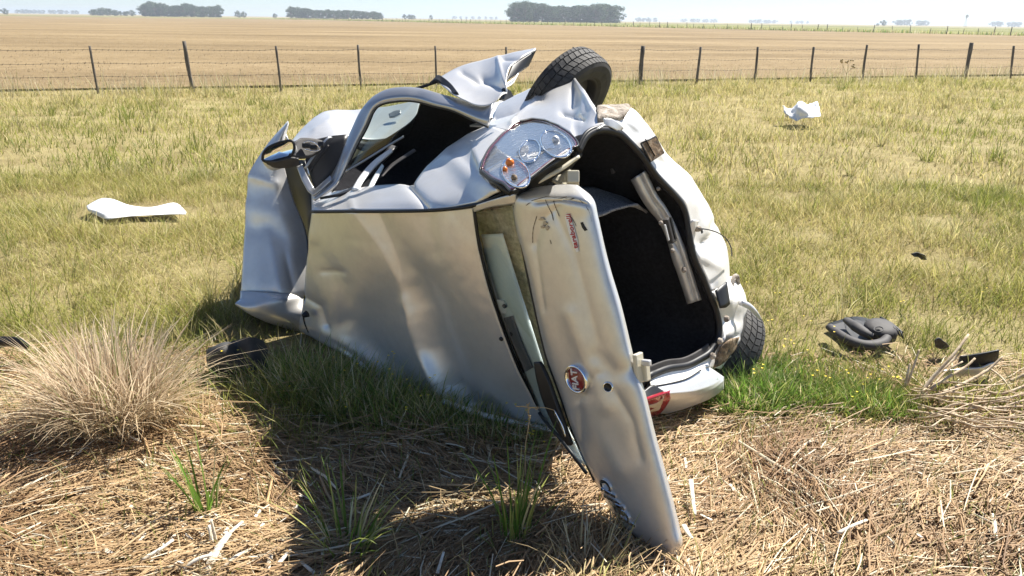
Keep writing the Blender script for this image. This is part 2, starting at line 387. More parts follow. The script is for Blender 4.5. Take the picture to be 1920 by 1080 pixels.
box('lamp_bracket', P(1074, 332, 'h', 1.22), RT*.022, UP*.022, FW*.02, 'cream', car)
tube('gutter_edge', [(965, 362, 'h', 1.36), (1010, 340, 'h', 1.30), (1050, 318, 'h', 1.22), (1085, 293, 'h', 1.13)], .008, 'cream', car, 8, 20)

# ---- tailgate
gate = empty('tailgate', (0, 0, 0)); gate.parent = car
gl = [(978, 360, -.07), (963, 374, -.015), (968, 425, 0), (989, 509, 0), (1009, 601, 0), (1025, 668, 0), (1049, 735, 0), (1078, 820, 0), (1115, 898, 0), (1161, 975, 0), (1213, 1021, 0), (1243, 1037, -.01)]
gr_ = [(1083, 348, -.08), (1112, 373, -.05), (1121, 410, -.03), (1139, 489, -.03), (1164, 575, -.03), (1187, 668, -.03), (1208, 734, -.03), (1228, 815, -.03), (1251, 901, -.03), (1272, 985, -.03), (1278, 1018, -.03), (1268, 1038, -.03)]
topbow = [-9, -4, -2, 0, 0, 0, 0, 0, 0, 0, 0, 2]
rows = []
for (a, b, tb) in zip(gl, gr_, topbow):
    r = []
    for t, o in ((0, 1), (.06, .25), (.25, 0), (.5, 0), (.8, 0), (.94, .25), (1, 1)):
        x = a[0]*(1-t)+b[0]*t; y = a[1]*(1-t)+b[1]*t+tb*4*t*(1-t)*.6
        edge = (a[2] if t < .5 else b[2]); bul = .018*4*t*(1-t)
        v = (min(a[2], b[2]) if a[2] < -.04 else edge*o) + bul - (.02 if t == 0 else 0)
        r.append((x, y, 'hp', v))
    rows.append(r)
gate_net = net('gate_panel', rows, 'paint_dirty', gate, 170, 60, .006, rough=.001, seed=9, dents=[
    ([(1005, 380), (1060, 372), (1100, 382)], 9, -0.0132), ([(1003, 455), (1018, 410), (1045, 388)], 12, -0.0096), ([(1003, 460), (1012, 520), (1020, 580)], 7, -0.0060),
    ([(1035, 390), (1075, 470), (1100, 560), (1120, 640)], 14, -0.0072), ([(1120, 668), (1150, 700), (1200, 690)], 18, -0.0084), ([(1070, 590), (1110, 690), (1135, 760)], 16, 0.0072),
    ([(1085, 750), (1120, 700)], 9, -0.0084), ([(1105, 760), (1125, 820), (1160, 880)], 20, 0.0084), ([(1150, 730), (1185, 790), (1200, 860)], 14, -0.0072), ([(1090, 770), (1090, 830)], 8, -0.0060)])
GX = CW*1.0; GX = GX-HATCH_N*(GX@HATCH_N); GX /= np.linalg.norm(GX)
GY = np.cross(HATCH_N, GX); GY /= np.linalg.norm(GY)
if GY@RT > 0: GY = -GY
from mathutils.bvhtree import BVHTree
gp = [o for o in car.children_recursive if o.name.startswith('gate_panel')][0]
_bv = BVHTree.FromPolygons([tuple(np.array(v.co)+root_of(gp.parent)) for v in gp.data.vertices], [tuple(p.vertices) for p in gp.data.polygons])
def onhatch(px, py, o=.0):
    d = Vector(ray(px, py)).normalized(); hit = _bv.ray_cast(Vector(CAMP), d)
    p = np.array(hit[0]) if hit[0] is not None else P(px, py, 'hp', .0)
    return p+HATCH_N*(.003+o)
def hnorm(px, py):
    hit = _bv.ray_cast(Vector(CAMP), Vector(ray(px, py)).normalized()); n = np.array(hit[1])
    return n if n@HATCH_N > 0 else -n
c = onhatch(1085, 709, .006); BNR = hnorm(1085, 709)*.5+HATCH_N*.5; BNR /= np.linalg.norm(BNR)
badge = mesh_obj('badge', *lathe_geo([(.0005, .007), (.03, .0065), (.042, .004), (.042, -.012)], c, BNR, 48), 'badge', gate)
mesh_obj('badge_ring', *lathe_geo([(.041, .002), (.043, .010), (.048, .011), (.052, .006), (.052, -.014), (.041, -.014)], c, BNR, 48), 'chrome', badge)
text_mesh('badge_lettering', 'FIAT', c+BNR*.0085, GX-BNR*(GX@BNR), GY, .038, 'letters', badge, .0025)
for k, ch in enumerate('palio'):
    t = k/4; px_, py_ = 1170*(1-t)+1136*t, 968*(1-t)+912*t; nh = hnorm(px_, py_)
    text_mesh('model_letter', ch, onhatch(px_, py_, .004), GX-nh*(GX@nh), GY, .095, 'chrome', gate, .004, .25)
hole = mesh_obj('lock_hole', *lathe_geo([(.0005, .002), (.014, .002), (.0145, .004), (.017, .004), (.019, -.004)], onhatch(1142, 725, .002), hnorm(1142, 725), 24), 'black', gate, mats=[M['black'], M['chrome']], mi=[0]*48+[1]*48)
sp = [onhatch(*q, .0025) for q in ((1064, 400), (1069, 402), (1078, 424), (1085, 450), (1087, 471), (1083, 472), (1075, 455), (1067, 430), (1062, 408))]
M['scrape'] = noisy(mat('scrape_mark', (.12, .09, .06), .8), [(.3, (.05, .04, .03)), (.7, (.22, .17, .12))], 60)
for pl_, wd_ in (([(1024, 374), (1029, 386), (1036, 400), (1039, 413)], 1.1), ([(1039, 376), (1044, 390), (1050, 405)], 1.0), ([(998, 376), (1012, 372), (1030, 368), (1050, 372), (1064, 368)], 1.3), ([(1088, 374), (1098, 384), (1107, 398), (1112, 415)], 1.3), ([(988, 385), (996, 380), (1008, 384)], 1.0), ([(1068, 402), (1076, 412), (1082, 424)], .8), ([(1033, 450), (1035, 457)], 1.0), ([(1000, 455), (1001, 430), (1008, 405)], .7), ([(1055, 366), (1068, 374), (1078, 371)], 1.6)):
    a_, b_ = [], []
    for i, q in enumerate(cr([np.array([*p_, 0.]) for p_ in pl_], 12)):
        w_ = wd_*(.35+.65*abs(math.sin(i*1.7+pl_[0][0]))); a_.append(onhatch(q[0]-w_, q[1]-w_*.4, .0012)); b_.append(onhatch(q[0]+w_, q[1]+w_*.4, .0012))
    V = a_+b_; mesh_obj('scrape_mark', V, grid_faces(2, 12), 'scrape', gate)
st = poly('dealer_sticker', sp, 'white', gate, .0015)
text_mesh('sticker_lettering', 'taraborelli', onhatch(1075.5, 433, .0045), P(1068, 405, 'hp', .03)-P(1081, 462, 'hp', .03), GY, .028, 'redprint', st, .0006, .1)
for k, (x, y, a, b) in enumerate(((1018, 410, 5, 3), (1024, 418, 3.5, 4.5), (1020, 425, 4, 2.5), (1028, 427, 3, 3.5))):
    r = [onhatch(x+a*math.cos(t)*(1+.4*math.sin(3*t+k)), y+b*math.sin(t)*(1+.3*math.cos(2*t+k)), .002) for t in np.linspace(0, 2*math.pi, 10)[:-1]]
    poly('adhesive_remnant', r, 'beige', gate, .006)
poly('torn_slot', [onhatch(*q, .001) for q in ((1090, 417), (1094, 416), (1098, 424), (1103, 431), (1098, 433), (1093, 426))], 'black', gate, .003)
lock = box('gate_lock', P(1207, 694, 'hp', -.05), GX*.035, GY*.018, HATCH_N*.012, 'cream', gate)
box('lock_plate', P(1198, 690, 'hp', -.03), GX*.05, GY*.008, HATCH_N*.02, 'cream', lock)
box('lock_claw', P(1212, 680, 'hp', -.035), GX*.010, GY*.016, HATCH_N*.008, 'steel', lock)
g_l = [(889, 393, 'h', 1.39), (898, 456, 'h', 1.40), (916, 535, 'h', 1.40), (944, 618, 'h', 1.40), (976, 697, 'h', 1.395), (1010, 772, 'h', 1.39), (1058, 832, 'hp', -.03), (1100, 888, 'hp', -.03)]
g_r = [(965, 374, 'hp', -.01), (972, 440, 'hp', -.012), (990, 509, 'hp', -.012), (1010, 601, 'hp', -.012), (1026, 668, 'hp', -.012), (1050, 735, 'hp', -.012), (1083, 830, 'hp', -.012), (1116, 898, 'hp', -.012)]
net('rear_window', [g_l, midrow(g_l, g_r, .5, .012), g_r], 'glass', gate, 14, 60, 0)
tube('window_seal', g_l, .007, 'seal', gate, 8, 60)
def back(r, o): return [as_pt(q)-CH*o for q in r]
p_l = [(903, 440, 'h', 1.36), (918, 510, 'h', 1.36), (944, 600, 'h', 1.36), (976, 690, 'h', 1.36), (1012, 770, 'h', 1.36), (1080, 862, 'hp', -.06)]
p_r = [(942, 438, 'h', 1.36), (964, 510, 'h', 1.36), (992, 600, 'hp', -.06), (1014, 670, 'hp', -.06), (1040, 750, 'hp', -.06), (1098, 872, 'hp', -.06)]
gi = net('inner_trim', [p_l, p_r], 'pale', gate, 10, 50, .006)
_bt = BVHTree.FromPolygons([tuple(np.array(v.co)+root_of(gi.parent)) for v in gi.data.vertices], [tuple(p.vertices) for p in gi.data.polygons])
def ontrim(px, py, o=.006):
    hit = _bt.ray_cast(Vector(CAMP), Vector(ray(px, py)).normalized())[0]
    return (np.array(hit) if hit is not None else P(px, py, 'h', 1.36))+CH*(.003+o)
box('trim_label', ontrim(945, 573), CW*.03, CL*.022, CH*.003, 'white', gi, .001)
mesh_obj('label_hole', *lathe_geo([(.0005, .003), (.009, .003), (.009, -.003)], ontrim(950, 571, .011), CH, 14), 'black', gi)
net('trim_dark_panel', [[ontrim(948, 594), ontrim(964, 645), ontrim(984, 697)], [ontrim(964, 590), ontrim(982, 640), ontrim(1002, 687)]], 'greyplastic', gi, 4, 12, .004)
dk_l = [(893, 400, 'h', 1.33), (912, 510, 'h', 1.33), (944, 618, 'h', 1.33), (976, 697, 'h', 1.33), (1012, 772, 'h', 1.33)]
dk_r = [(962, 385, 'h', 1.33), (990, 509, 'h', 1.33), (1010, 601, 'h', 1.33), (1030, 668, 'h', 1.33), (1060, 760, 'h', 1.33)]
M['glass_backing'] = noisy(mat('olive_grass_tone', (.2, .18, .12), .8), [(.3, (.16, .15, .085)), (.7, (.40, .37, .25))], 55)  # olive mottling paints the grass that shows in the rear glass
net('grass_tone_backing', [dk_l, dk_r], 'glass_backing', gate, 8, 40, .008)
net('gate_top_frame', [[(887, 386, 'h', 1.40), (915, 377, 'h', 1.41), (945, 368, 'h', 1.42), (968, 363, 'h', 1.42)], [(890, 397, 'h', 1.40), (920, 388, 'h', 1.41), (948, 384, 'h', 1.42), (967, 381, 'h', 1.42)]], 'paint_dirty', gate, 6, 20, .008)
net('wiper_cover', [[(1003, 678, 'hp', .005), (1008, 710, 'hp', .01), (1020, 752, 'hp', .012), (1042, 800, 'hp', .008), (1066, 834, 'hp', .0)],
                    [(1014, 678, 'hp', .005), (1030, 712, 'hp', .012), (1044, 752, 'hp', .012), (1060, 795, 'hp', .008), (1073, 834, 'hp', 0.)]], 'black', gate, 8, 30, .014)
net('wiper_glint', [[(1038, 775, 'hp', .02), (1050, 800, 'hp', .02), (1060, 820, 'hp', .02)], [(1040, 768, 'hp', .02), (1055, 797, 'hp', .02), (1061, 818, 'hp', .02)]], 'chrome', gate, 4, 10, .004)
tube('gate_side_seal', [(966, 385, 'hp', -.02), (990, 509, 'hp', -.022), (1010, 601, 'hp', -.022), (1026, 668, 'hp', -.02), (1050, 735, 'hp', -.02), (1083, 828, 'hp', -.02), (1116, 900, 'hp', -.02)], .009, 'seal', gate, 8, 40)
mesh_obj('washer_nozzle', *lathe_geo([(.0005, .018), (.008, .016), (.012, 0), (.012, -.006)], P(943, 633, 'h', 1.41), CH, 12), 'black', car)

# ---- boot opening
seal_px = [(1083, 285), (1097, 258), (1115, 246), (1136, 244), (1161, 251), (1182, 270), (1204, 294), (1231, 331), (1259, 361), (1277, 383), (1286, 407), (1292, 444), (1301, 484), (1317, 520), (1328, 548), (1343, 585), (1348, 616), (1344, 637), (1330, 660), (1311, 673), (1286, 685), (1254, 690), (1229, 699), (1213, 708)]
seal_pts = [P(x, y, 'l', 0.0) for x, y in seal_px]
hid = [P(1188, 735, 'l', .05), P(1120, 700, 'h', 1.25), P(1045, 560, 'h', 1.27), P(992, 430, 'h', 1.27), P(1025, 352, 'h', 1.22), P(1060, 320, 'l', .10)]
loop = seal_pts+hid
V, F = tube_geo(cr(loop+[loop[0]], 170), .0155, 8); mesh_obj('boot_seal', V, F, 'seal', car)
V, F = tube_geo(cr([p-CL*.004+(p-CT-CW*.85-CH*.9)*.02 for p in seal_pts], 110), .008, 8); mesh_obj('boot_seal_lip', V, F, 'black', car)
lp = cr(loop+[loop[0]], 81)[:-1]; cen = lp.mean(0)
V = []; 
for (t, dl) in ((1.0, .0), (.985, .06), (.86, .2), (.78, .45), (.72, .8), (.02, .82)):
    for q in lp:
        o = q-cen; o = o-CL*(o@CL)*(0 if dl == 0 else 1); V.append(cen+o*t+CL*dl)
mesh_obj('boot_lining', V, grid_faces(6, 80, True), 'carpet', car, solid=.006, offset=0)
net('boot_floor_carpet', [[(1085, 350, 'l', .30), (1130, 354, 'l', .28), (1170, 368, 'l', .22), (1214, 398, 'l', .15)], [(1095, 408, 'l', .12), (1125, 404, 'l', .10), (1155, 393, 'l', .09), (1195, 382, 'l', .09)]], 'grey_carpet', car, 12, 20, .01, rough=.006)
net('boot_side_trim', [[(1140, 268, 'l', .1), (1158, 275, 'l', .1), (1172, 290, 'l', .1)], [(1138, 276, 'l', .14), (1156, 284, 'l', .14), (1168, 298, 'l', .14)]], 'greyplastic', car, 6, 10, .008)
box('boot_lamp', P(1152, 318, 'l', .16), CW*.012, CL*.006, CH*.02, 'greyplastic', car, .002)
sl = [(1183, 337, 'l', .10), (1208, 382, 'l', .09), (1238, 425, 'l', .08), (1262, 489, 'l', .08), (1289, 570, 'l', .10)]
sr = [(1211, 319, 'l', .03), (1232, 364, 'l', .03), (1257, 401, 'l', .03), (1286, 470, 'l', .03), (1315, 562, 'l', .05)]
sill = net('sill_member', [sl, midrow(sl, sr, .25, .035), midrow(sl, sr, .5, .03), midrow(sl, sr, .62, .012), midrow(sl, sr, .8, .028), sr], 'steel', car, 24, 50, .004, rough=.003, seed=4, dents=[([(1240, 405), (1262, 455)], 12, -.02)])
lt = box('boot_latch', P(1256, 432, 'l', -.005), CW*.055, CH*.017, CL*.012, 'greyplastic', sill)
box('latch_bar', P(1250, 436, 'l', -.03), CW*.035, CH*.004, CL*.004, 'steel', lt, .001); box('latch_plate', P(1262, 428, 'l', -.03), CW*.05, CH*.005, CL*.004, 'black', lt, .001)
for (x, y, r) in ((1240, 418, .008), (1262, 470, .008), (1283, 506, .011), (1235, 354, .007)):
    b = mesh_obj('bolt', *lathe_geo([(.0005, .006), (r*.6, .006), (r, .003), (r*1.2, 0), (r*1.2, -.006)], P(x, y, 'l', .005), -CL, 10), 'rust', sill)

# ---- rear panel
ro_s = [(1140, 240), (1161, 248), (1183, 266), (1206, 291), (1233, 328), (1261, 358), (1281, 383), (1291, 410), (1297, 446), (1306, 486), (1322, 520), (1331, 546)]
ro_o = [(1128, 201), (1172, 199), (1206, 227), (1228, 255), (1247, 287), (1272, 312), (1297, 334), (1322, 375), (1344, 421), (1360, 461), (1363, 500), (1363, 524)]
a_r = [P(x, y, 'l', .0) for x, y in ro_s]; b_r = [P(x, y, 'l', .16) for x, y in ro_o]
net('rear_panel', [a_r, [a*.6+b*.4-CL*.045 for a, b in zip(a_r, b_r)], [a*.25+b*.75-CL*.03 for a, b in zip(a_r, b_r)], b_r, [b+CL*.12-CH*.02 for b in b_r]], 'primer', car, 36, 80, .005, rough=.008, seed=12, dents=[
    ([(1300, 345), (1330, 400), (1350, 450)], 10, -.014), ([(1240, 300), (1275, 330)], 8, -.012), ([(1320, 455), (1342, 440)], 7, -.02), ([(1310, 480), (1345, 500)], 12, .012), ([(1168, 225), (1195, 250)], 9, -.012), ([(1335, 430), (1345, 415)], 5, -.02)])
V = [P(x, y, 'l', -.012) for x, y in ((1202, 269), (1229, 256), (1244, 287), (1219, 303))]
rc = poly('lamp_recess', V, 'brown', car, .012)
box('recess_divider', P(1219, 277, 'l', -.02), (P(1211, 264, 'l', 0)-P(1228, 294, 'l', 0))*.5, CW*.003, CL*.003, 'black', rc, .001)
tube('recess_rim', [(1202, 269, 'l', -.015), (1229, 256, 'l', -.015), (1244, 287, 'l', -.012), (1219, 303, 'l', -.015), (1202, 269, 'l', -.015)], .004, 'black', rc, 6)
net('bumper_foam', [[(1120, 199, 'l', .10), (1150, 199, 'l', .10), (1174, 198, 'l', .10), (1180, 206, 'l', .08)], [(1121, 224, 'l', .02), (1135, 221, 'l', .01), (1155, 221, 'l', .01), (1170, 218, 'l', .01)]], 'rust', car, 16, 24, .02, rough=.02, seed=8)
net('bent_bracket', [[(1130, 222, 'l', .0), (1148, 224, 'l', -.01), (1168, 240, 'l', -.005)], [(1132, 234, 'l', .0), (1145, 240, 'l', -.01), (1160, 248, 'l', -.005)]], 'steel', car, 10, 14, .004, rough=.012, seed=2)
tube('loose_cable', [(1310, 429, 'l', -.02), (1325, 430, 'l', -.05), (1345, 436, 'l', -.06), (1362, 448, 'l', -.05), (1371, 465, 'l', -.03), (1372, 480, 'l', .0)], .0028, 'black', car, 6, 30)
mesh_obj('cable_grommet', *lathe_geo([(.0005, .012), (.010, .012), (.013, .004), (.013, -.01)], P(1309, 429, 'l', -.008), -CL, 14), 'rust', car)
net('torn_tab', [[(1292, 418, 'l', -.01), (1300, 412, 'l', -.03), (1310, 414, 'l', -.02)], [(1298, 446, 'l', -.01), (1302, 432, 'l', -.02), (1306, 424, 'l', -.02)]], 'primer', car, 6, 8, .004)
box('panel_hole', P(1316, 434, 'l', -.012), CW*.008, CH*.006, CL*.002, 'black', car, .001)

# ---- lower corner
e0 = [(1217, 708, 'l', .0), (1254, 694, 'l', .0), (1286, 689, 'l', .0), (1311, 677, 'l', .0), (1332, 662, 'l', .0)]
e1 = [(1220, 722, 'l', -.03), (1260, 716, 'l', -.03), (1290, 707, 'l', -.03), (1313, 693, 'l', -.02), (1330, 688, 'l', -.01)]
e2 = [(1238, 739, 'l', -.06), (1264, 737, 'l', -.06), (1300, 733, 'l', -.06), (1335, 722, 'l', -.05), (1357, 707, 'l', -.03)]
e3 = [(1236, 777, 'z', .03), (1264, 773, 'z', .03), (1302, 760, 'z', .04), (1335, 745, 'z', .05), (1356, 729, 'z', .07)]
net('boot_step', [e0, midrow(e0, e1, .5, -.012), e1], 'primer', car, 14, 40, .004)
tube('step_gasket', [(1222, 725, 'l', -.04), (1260, 718, 'l', -.04), (1290, 709, 'l', -.04), (1314, 694, 'l', -.03)], .003, 'seal', car, 6, 24)
net('lower_quarter_panel', [e1, midrow(e1, e2, .6, .004), e2, midrow(e2, e3, .3, .016), midrow(e2, e3, .7, .012), e3, [as_pt(q)+CL*.3-CW*.02 for q in e3]], 'paint', car, 50, 40, .005, rough=.003, lin_r=True)
net('boot_edge_trim', [[as_pt(q)+CW*.05-CH*.0 for q in e0], [as_pt(q)+CW*.012 for q in e0]], 'greyplastic', car, 6, 30, .006)
t0 = [(1208, 749, 'l', -.07), (1230, 741, 'l', -.075), (1255, 732, 'l', -.07)]; t1 = [(1216, 781, 'z', .045), (1236, 774, 'z', .055), (1257, 748, 'l', -.07)]
tl = net('lower_tail_lamp', [t0, midrow(t0, t1, .5, .02), t1], 'red', car, 14, 16, .012)
u0 = midrow(t0, t1, .40, .040); u1 = midrow(t0, t1, .82, .036)
net('lamp_window', [[u0[0]*.9+u0[2]*.1, u0[1], u0[0]*.25+u0[2]*.75], [u1[0]*.9+u1[2]*.1, u1[1], u1[0]*.35+u1[2]*.65]], 'beige', tl, 8, 10, .003)
net('lamp_surround', [[(1204, 735, 'l', -.04), (1222, 722, 'l', -.04), (1236, 730, 'l', -.05)], [(1207, 750, 'l', -.06), (1230, 741, 'l', -.06), (1245, 735, 'l', -.06)]], 'black', car, 6, 10, .01)
c0 = [(1332, 548, 'l', .0), (1346, 578, 'l', .0), (1350, 610, 'l', .0), (1346, 640, 'l', .0), (1333, 664, 'l', .0), (1329, 690, 'l', .0)]
c1 = [(1362, 522, 'l', .04), (1372, 560, 'l', -.02), (1370, 600, 'l', .0), (1366, 632, 'l', -.03), (1352, 662, 'l', .0), (1340, 690, 'l', .0)]
c2 = [(1380, 516, 'l', .12), (1400, 566, 'l', .08), (1393, 602, 'l', .06), (1391, 636, 'l', .03), (1372, 660, 'l', .05), (1350, 692, 'l', .06)]
net('torn_corner_panel', [c0, c1, c2], 'primer', car, 26, 44, .005, rough=.018, seed=21, dents=[([(1365, 650), (1385, 630)], 9, -.03), ([(1352, 590), (1372, 600)], 8, -.02)])
net('torn_hole_patch', [[(1341, 545, 'l', -.02), (1352, 536, 'l', -.025), (1362, 528, 'l', -.02)], [(1350, 578, 'l', -.04), (1360, 577, 'l', -.045), (1368, 570, 'l', -.04)]], 'black', car, 6, 8, .006)  # black patch over the panel; its colour stands for the shade inside the hole
net('corner_stain', [[(1352, 650, 'l', -.03), (1368, 636, 'l', -.04), (1386, 632, 'l', -.01)], [(1340, 690, 'l', -.02), (1356, 682, 'l', -.02), (1380, 655, 'l', .0)]], 'brown', car, 10, 12, .005, rough=.012)
tube('bent_stay', [(1388, 566, 'l', .0), (1405, 575, 'l', -.02), (1418, 588, 'l', -.03), (1426, 598, 'l', -.03)], [.016, .014, .006], 'steel', car, 8, 14)
tube('torn_bracket', [(1370, 545, 'l', .05), (1376, 520, 'l', .05), (1382, 518, 'l', .07), (1384, 532, 'l', .08)], .010, 'rust', car, 8, 14)
for (x, y) in ((1338, 668), (1352, 640), (1364, 598)):
    mesh_obj('bolt', *lathe_geo([(.0005, .006), (.010, .006), (.014, .002), (.016, -.01)], P(x, y, 'l', -.03), -CL, 10), 'rust', car)

# ---- wheels
def wheel(c, ax):
    wh = empty('wheel', (0, 0, 0)); wh.parent = car
    ax = ax/np.linalg.norm(ax); R, Wd = .283, .165; x, y = frame_dir(ax); parts = []
    prof = [(.168, -.062), (.185, -.078), (.225, -.085), (.255, -.082), (.270, -.073), (.2755, -.055), (.2765, 0), (.2755, .055), (.270, .073), (.255, .082), (.225, .085), (.185, .078), (.168, .062)]
    parts.append(lathe_geo(prof, c, ax, 72))
    for (a0, a1, nb, sk) in ((-.072, -.044, 62, .4), (-.038, -.004, 48, .25), (.003, .037, 48, -.25), (.043, .071, 62, -.4)):   # tread blocks
        for k in range(nb):
            t0 = 2*math.pi*(k+.09)/nb; t1 = 2*math.pi*(k+.91)/nb; V = []
            for a, s in ((a0, -1), (a1, 1)):
                for t in (t0, t1):
                    tt = t+sk*s*.5*2*math.pi/nb
                    for r in (.272, .2835-.28*max(0, abs(a)-.04)):
                        V.append(c+ax*a+r*(math.cos(tt)*x+math.sin(tt)*y))
            parts.append((V, [(0, 1, 3, 2), (4, 6, 7, 5), (0, 4, 5, 1), (2, 3, 7, 6), (1, 5, 7, 3)]))
    mesh_obj('tyre', *join_geo(parts), 'rubber', wh, smooth=False)
    rim = [(.172, .064), (.168, .070), (.160, .058), (.150, .02), (.148, -.055), (.172, -.064)]
    rm = mesh_obj('rim', *lathe_geo(rim, c, ax, 48), 'greyplastic', wh)
    mesh_obj('disc', *lathe_geo([(.150, .01), (.12, .03), (.085, .04), (.05, .02), (.045, .035), (.0005, .038)], c, ax, 36), 'greyplastic', rm)
    mesh_obj('hub', *lathe_geo([(.07, .01), (.07, .055), (.03, .062), (.0005, .062)], c, ax, 20), 'black', rm)
    return wh
wheel(P(1062, 186, 'y', 4.34), .69*RT-.66*UP-.33*FW)
wheel(P(1336, 650, 'y', 3.78), .74*RT-.52*UP+.36*FW)

# ---- front door, sprung open
door = empty('front_door', (0, 0, 0)); door.parent = car
bo = [(585, 372, 'y', 3.9), (606, 350, 'y', 3.92), (623, 329, 'y', 3.95), (637, 301, 'y', 3.95), (653, 260, 'y', 3.98), (672, 218, 'y', 4.0), (686, 197, 'y', 4.0), (704, 180, 'y', 4.0), (730, 168, 'y', 3.98), (762, 165, 'y', 3.94), (792, 168, 'y', 3.9), (831, 179, 'y', 3.78), (866, 188, 'y', 3.7), (905, 197, 'y', 3.6), (925, 194, 'y', 3.55)]
bi = [(590, 376, 'y', 3.86), (622, 355, 'y', 3.88), (638, 337, 'y', 3.9), (651, 308, 'y', 3.92), (668, 272, 'y', 3.94), (686, 239, 'y', 3.95), (699, 209, 'y', 3.95), (711, 196, 'y', 3.94), (730, 190, 'y', 3.92), (762, 187, 'y', 3.88), (787, 190, 'y', 3.84), (817, 198, 'y', 3.72), (850, 206, 'y', 3.64), (893, 226, 'y', 3.54), (915, 236, 'y', 3.5)]
net('window_frame', [bo, midrow(bo, bi, .25, .02), midrow(bo, bi, .75, .025), bi], 'silver', door, 12, 90, .01, rough=.001)
tube('frame_seal', [as_pt(q)+FW*.012 for q in bi[3:]], .008, 'seal', door, 8, 80)
dk0 = [(816, 150, 'y', 3.98), (861, 125, 'y', 4.1), (905, 113, 'y', 4.1), (934, 106, 'y', 4.05), (970, 98, 'y', 4.0), (1005, 91, 'y', 3.95)]
dk2 = [(852, 178, 'y', 3.68), (897, 198, 'y', 3.55), (928, 190, 'y', 3.55), (947, 160, 'y', 3.62), (958, 124, 'y', 3.78), (1003, 95, 'y', 3.93)]
net('door_skin', [dk0, midrow(dk0, dk2, .35, .02), midrow(dk0, dk2, .7, .02), dk2], 'paint', door, 30, 60, .005, rough=.003, seed=31, dents=[
    ([(866, 136), (895, 152)], 5, -.016), ([(905, 148), (930, 158), (944, 166)], 9, -.03), ([(934, 110), (946, 155)], 4, .012), ([(945, 112), (970, 112)], 5, -.012)])
net('door_inner_trim', [[(960, 121, 'y', 3.80), (982, 108, 'y', 3.86), (1005, 93, 'y', 3.93)], [(948, 153, 'y', 3.70), (968, 140, 'y', 3.78), (990, 124, 'y', 3.88)]], 'black', door, 8, 14, .008)
net('door_bottom_fold', [[(947, 158, 'y', 3.66), (965, 145, 'y', 3.72), (972, 137, 'y', 3.75)], [(946, 166, 'y', 3.64), (960, 158, 'y', 3.7), (968, 146, 'y', 3.74)]], 'paint', door, 6, 10, .006)
dsl = net('door_seal', [[(812, 150, 'y', 3.92), (822, 143, 'y', 3.95), (834, 148, 'y', 3.9), (848, 160, 'y', 3.8), (860, 176, 'y', 3.68)], [(806, 158, 'y', 3.9), (818, 152, 'y', 3.9), (830, 160, 'y', 3.86), (842, 172, 'y', 3.76), (850, 177, 'y', 3.70)]], 'seal', door, 8, 30, .014)
tube('door_glass_run', [(780, 166, 'y', 3.97), (800, 160, 'y', 3.97), (822, 152, 'y', 3.97)], .008, 'black', door, 6, 10)
poly('latch_end', [(944, 165, 'y', 3.64), (955, 172, 'y', 3.66), (960, 182, 'y', 3.66), (948, 188, 'y', 3.62), (938, 187, 'y', 3.6)], 'black', door, .02)
bm_ = net('sail_panel', [[(556, 312, 'y', 3.92), (566, 338, 'y', 3.9), (577, 358, 'y', 3.88), (588, 368, 'y', 3.86), (602, 356, 'y', 3.86), (622, 338, 'y', 3.88)], [(566, 308, 'y', 3.93), (576, 330, 'y', 3.92), (588, 352, 'y', 3.9), (592, 356, 'y', 3.88), (600, 348, 'y', 3.88), (620, 330, 'y', 3.9)]], 'silver', door, 6, 30, .012, lin_c=True)
tube('sail_edge', [(572, 316, 'y', 3.95), (590, 290, 'y', 3.98), (612, 262, 'y', 4.02), (621, 258, 'y', 4.05)], .007, 'silver', door, 8, 16)
tube('sail_edge', [(582, 320, 'y', 3.96), (600, 295, 'y', 4.0), (616, 272, 'y', 4.03)], .005, 'greyplastic', door, 8, 16)
net('sail_backing', [[(572, 300, 'y', 4.0), (600, 268, 'y', 4.06), (622, 256, 'y', 4.08), (652, 252, 'y', 4.1)], [(592, 362, 'y', 3.92), (606, 346, 'y', 3.95), (622, 330, 'y', 3.98), (650, 300, 'y', 4.02)]], 'black', door, 6, 12, .006)

mir = empty('door_mirror', (0, 0, 0)); mir.parent = door
ho = [(492, 300), (494, 288), (503, 277), (520, 269), (540, 264), (549, 266), (552, 276), (549, 287), (542, 294), (520, 300), (503, 304)]
hp_ = [P(x, y, 'y', 3.84) for x, y in ho]; hc = P(523, 284, 'y', 3.84)
V, F = bowl('x', hc, hp_, None, None, -.02, 4); mesh_obj('mirror_glass', [v*.985+hc*.015 for v in V], F, 'mirror', mir)
V, F = tube_geo(cr(hp_+[hp_[0]], 60), .007, 8); mesh_obj('mirror_rim', V, F, 'black', mir)
ring = cr(hp_+[hp_[0]], 41)[:-1]; V = []
for (t, o, dz) in ((1.03, 0, 0), (1.06, .03, -.012), (1.0, .07, -.03), (.7, .10, -.035), (.1, .11, -.035)):
    for q in ring: V.append(hc+(q-hc)*t+FW*o+np.array([0, 0, dz]))
mesh_obj('mirror_shell', V, grid_faces(5, 40, True), 'paint', mir)
net('mirror_underside', [[(497, 302, 'y', 3.83), (520, 302, 'y', 3.82), (545, 296, 'y', 3.82), (560, 298, 'y', 3.84)], [(505, 310, 'y', 3.88), (522, 314, 'y', 3.88), (545, 312, 'y', 3.88), (562, 308, 'y', 3.9)]], 'greyplastic', mir, 8, 20, .01)
net('mirror_foot', [[(552, 266, 'y', 3.9), (564, 260, 'y', 3.94), (590, 262, 'y', 3.97), (604, 266, 'y', 3.98)], [(540, 293, 'y', 3.84), (558, 296, 'y', 3.86), (582, 294, 'y', 3.9), (600, 283, 'y', 3.94)]], 'greyplastic', mir, 10, 20, .02, rough=.006)
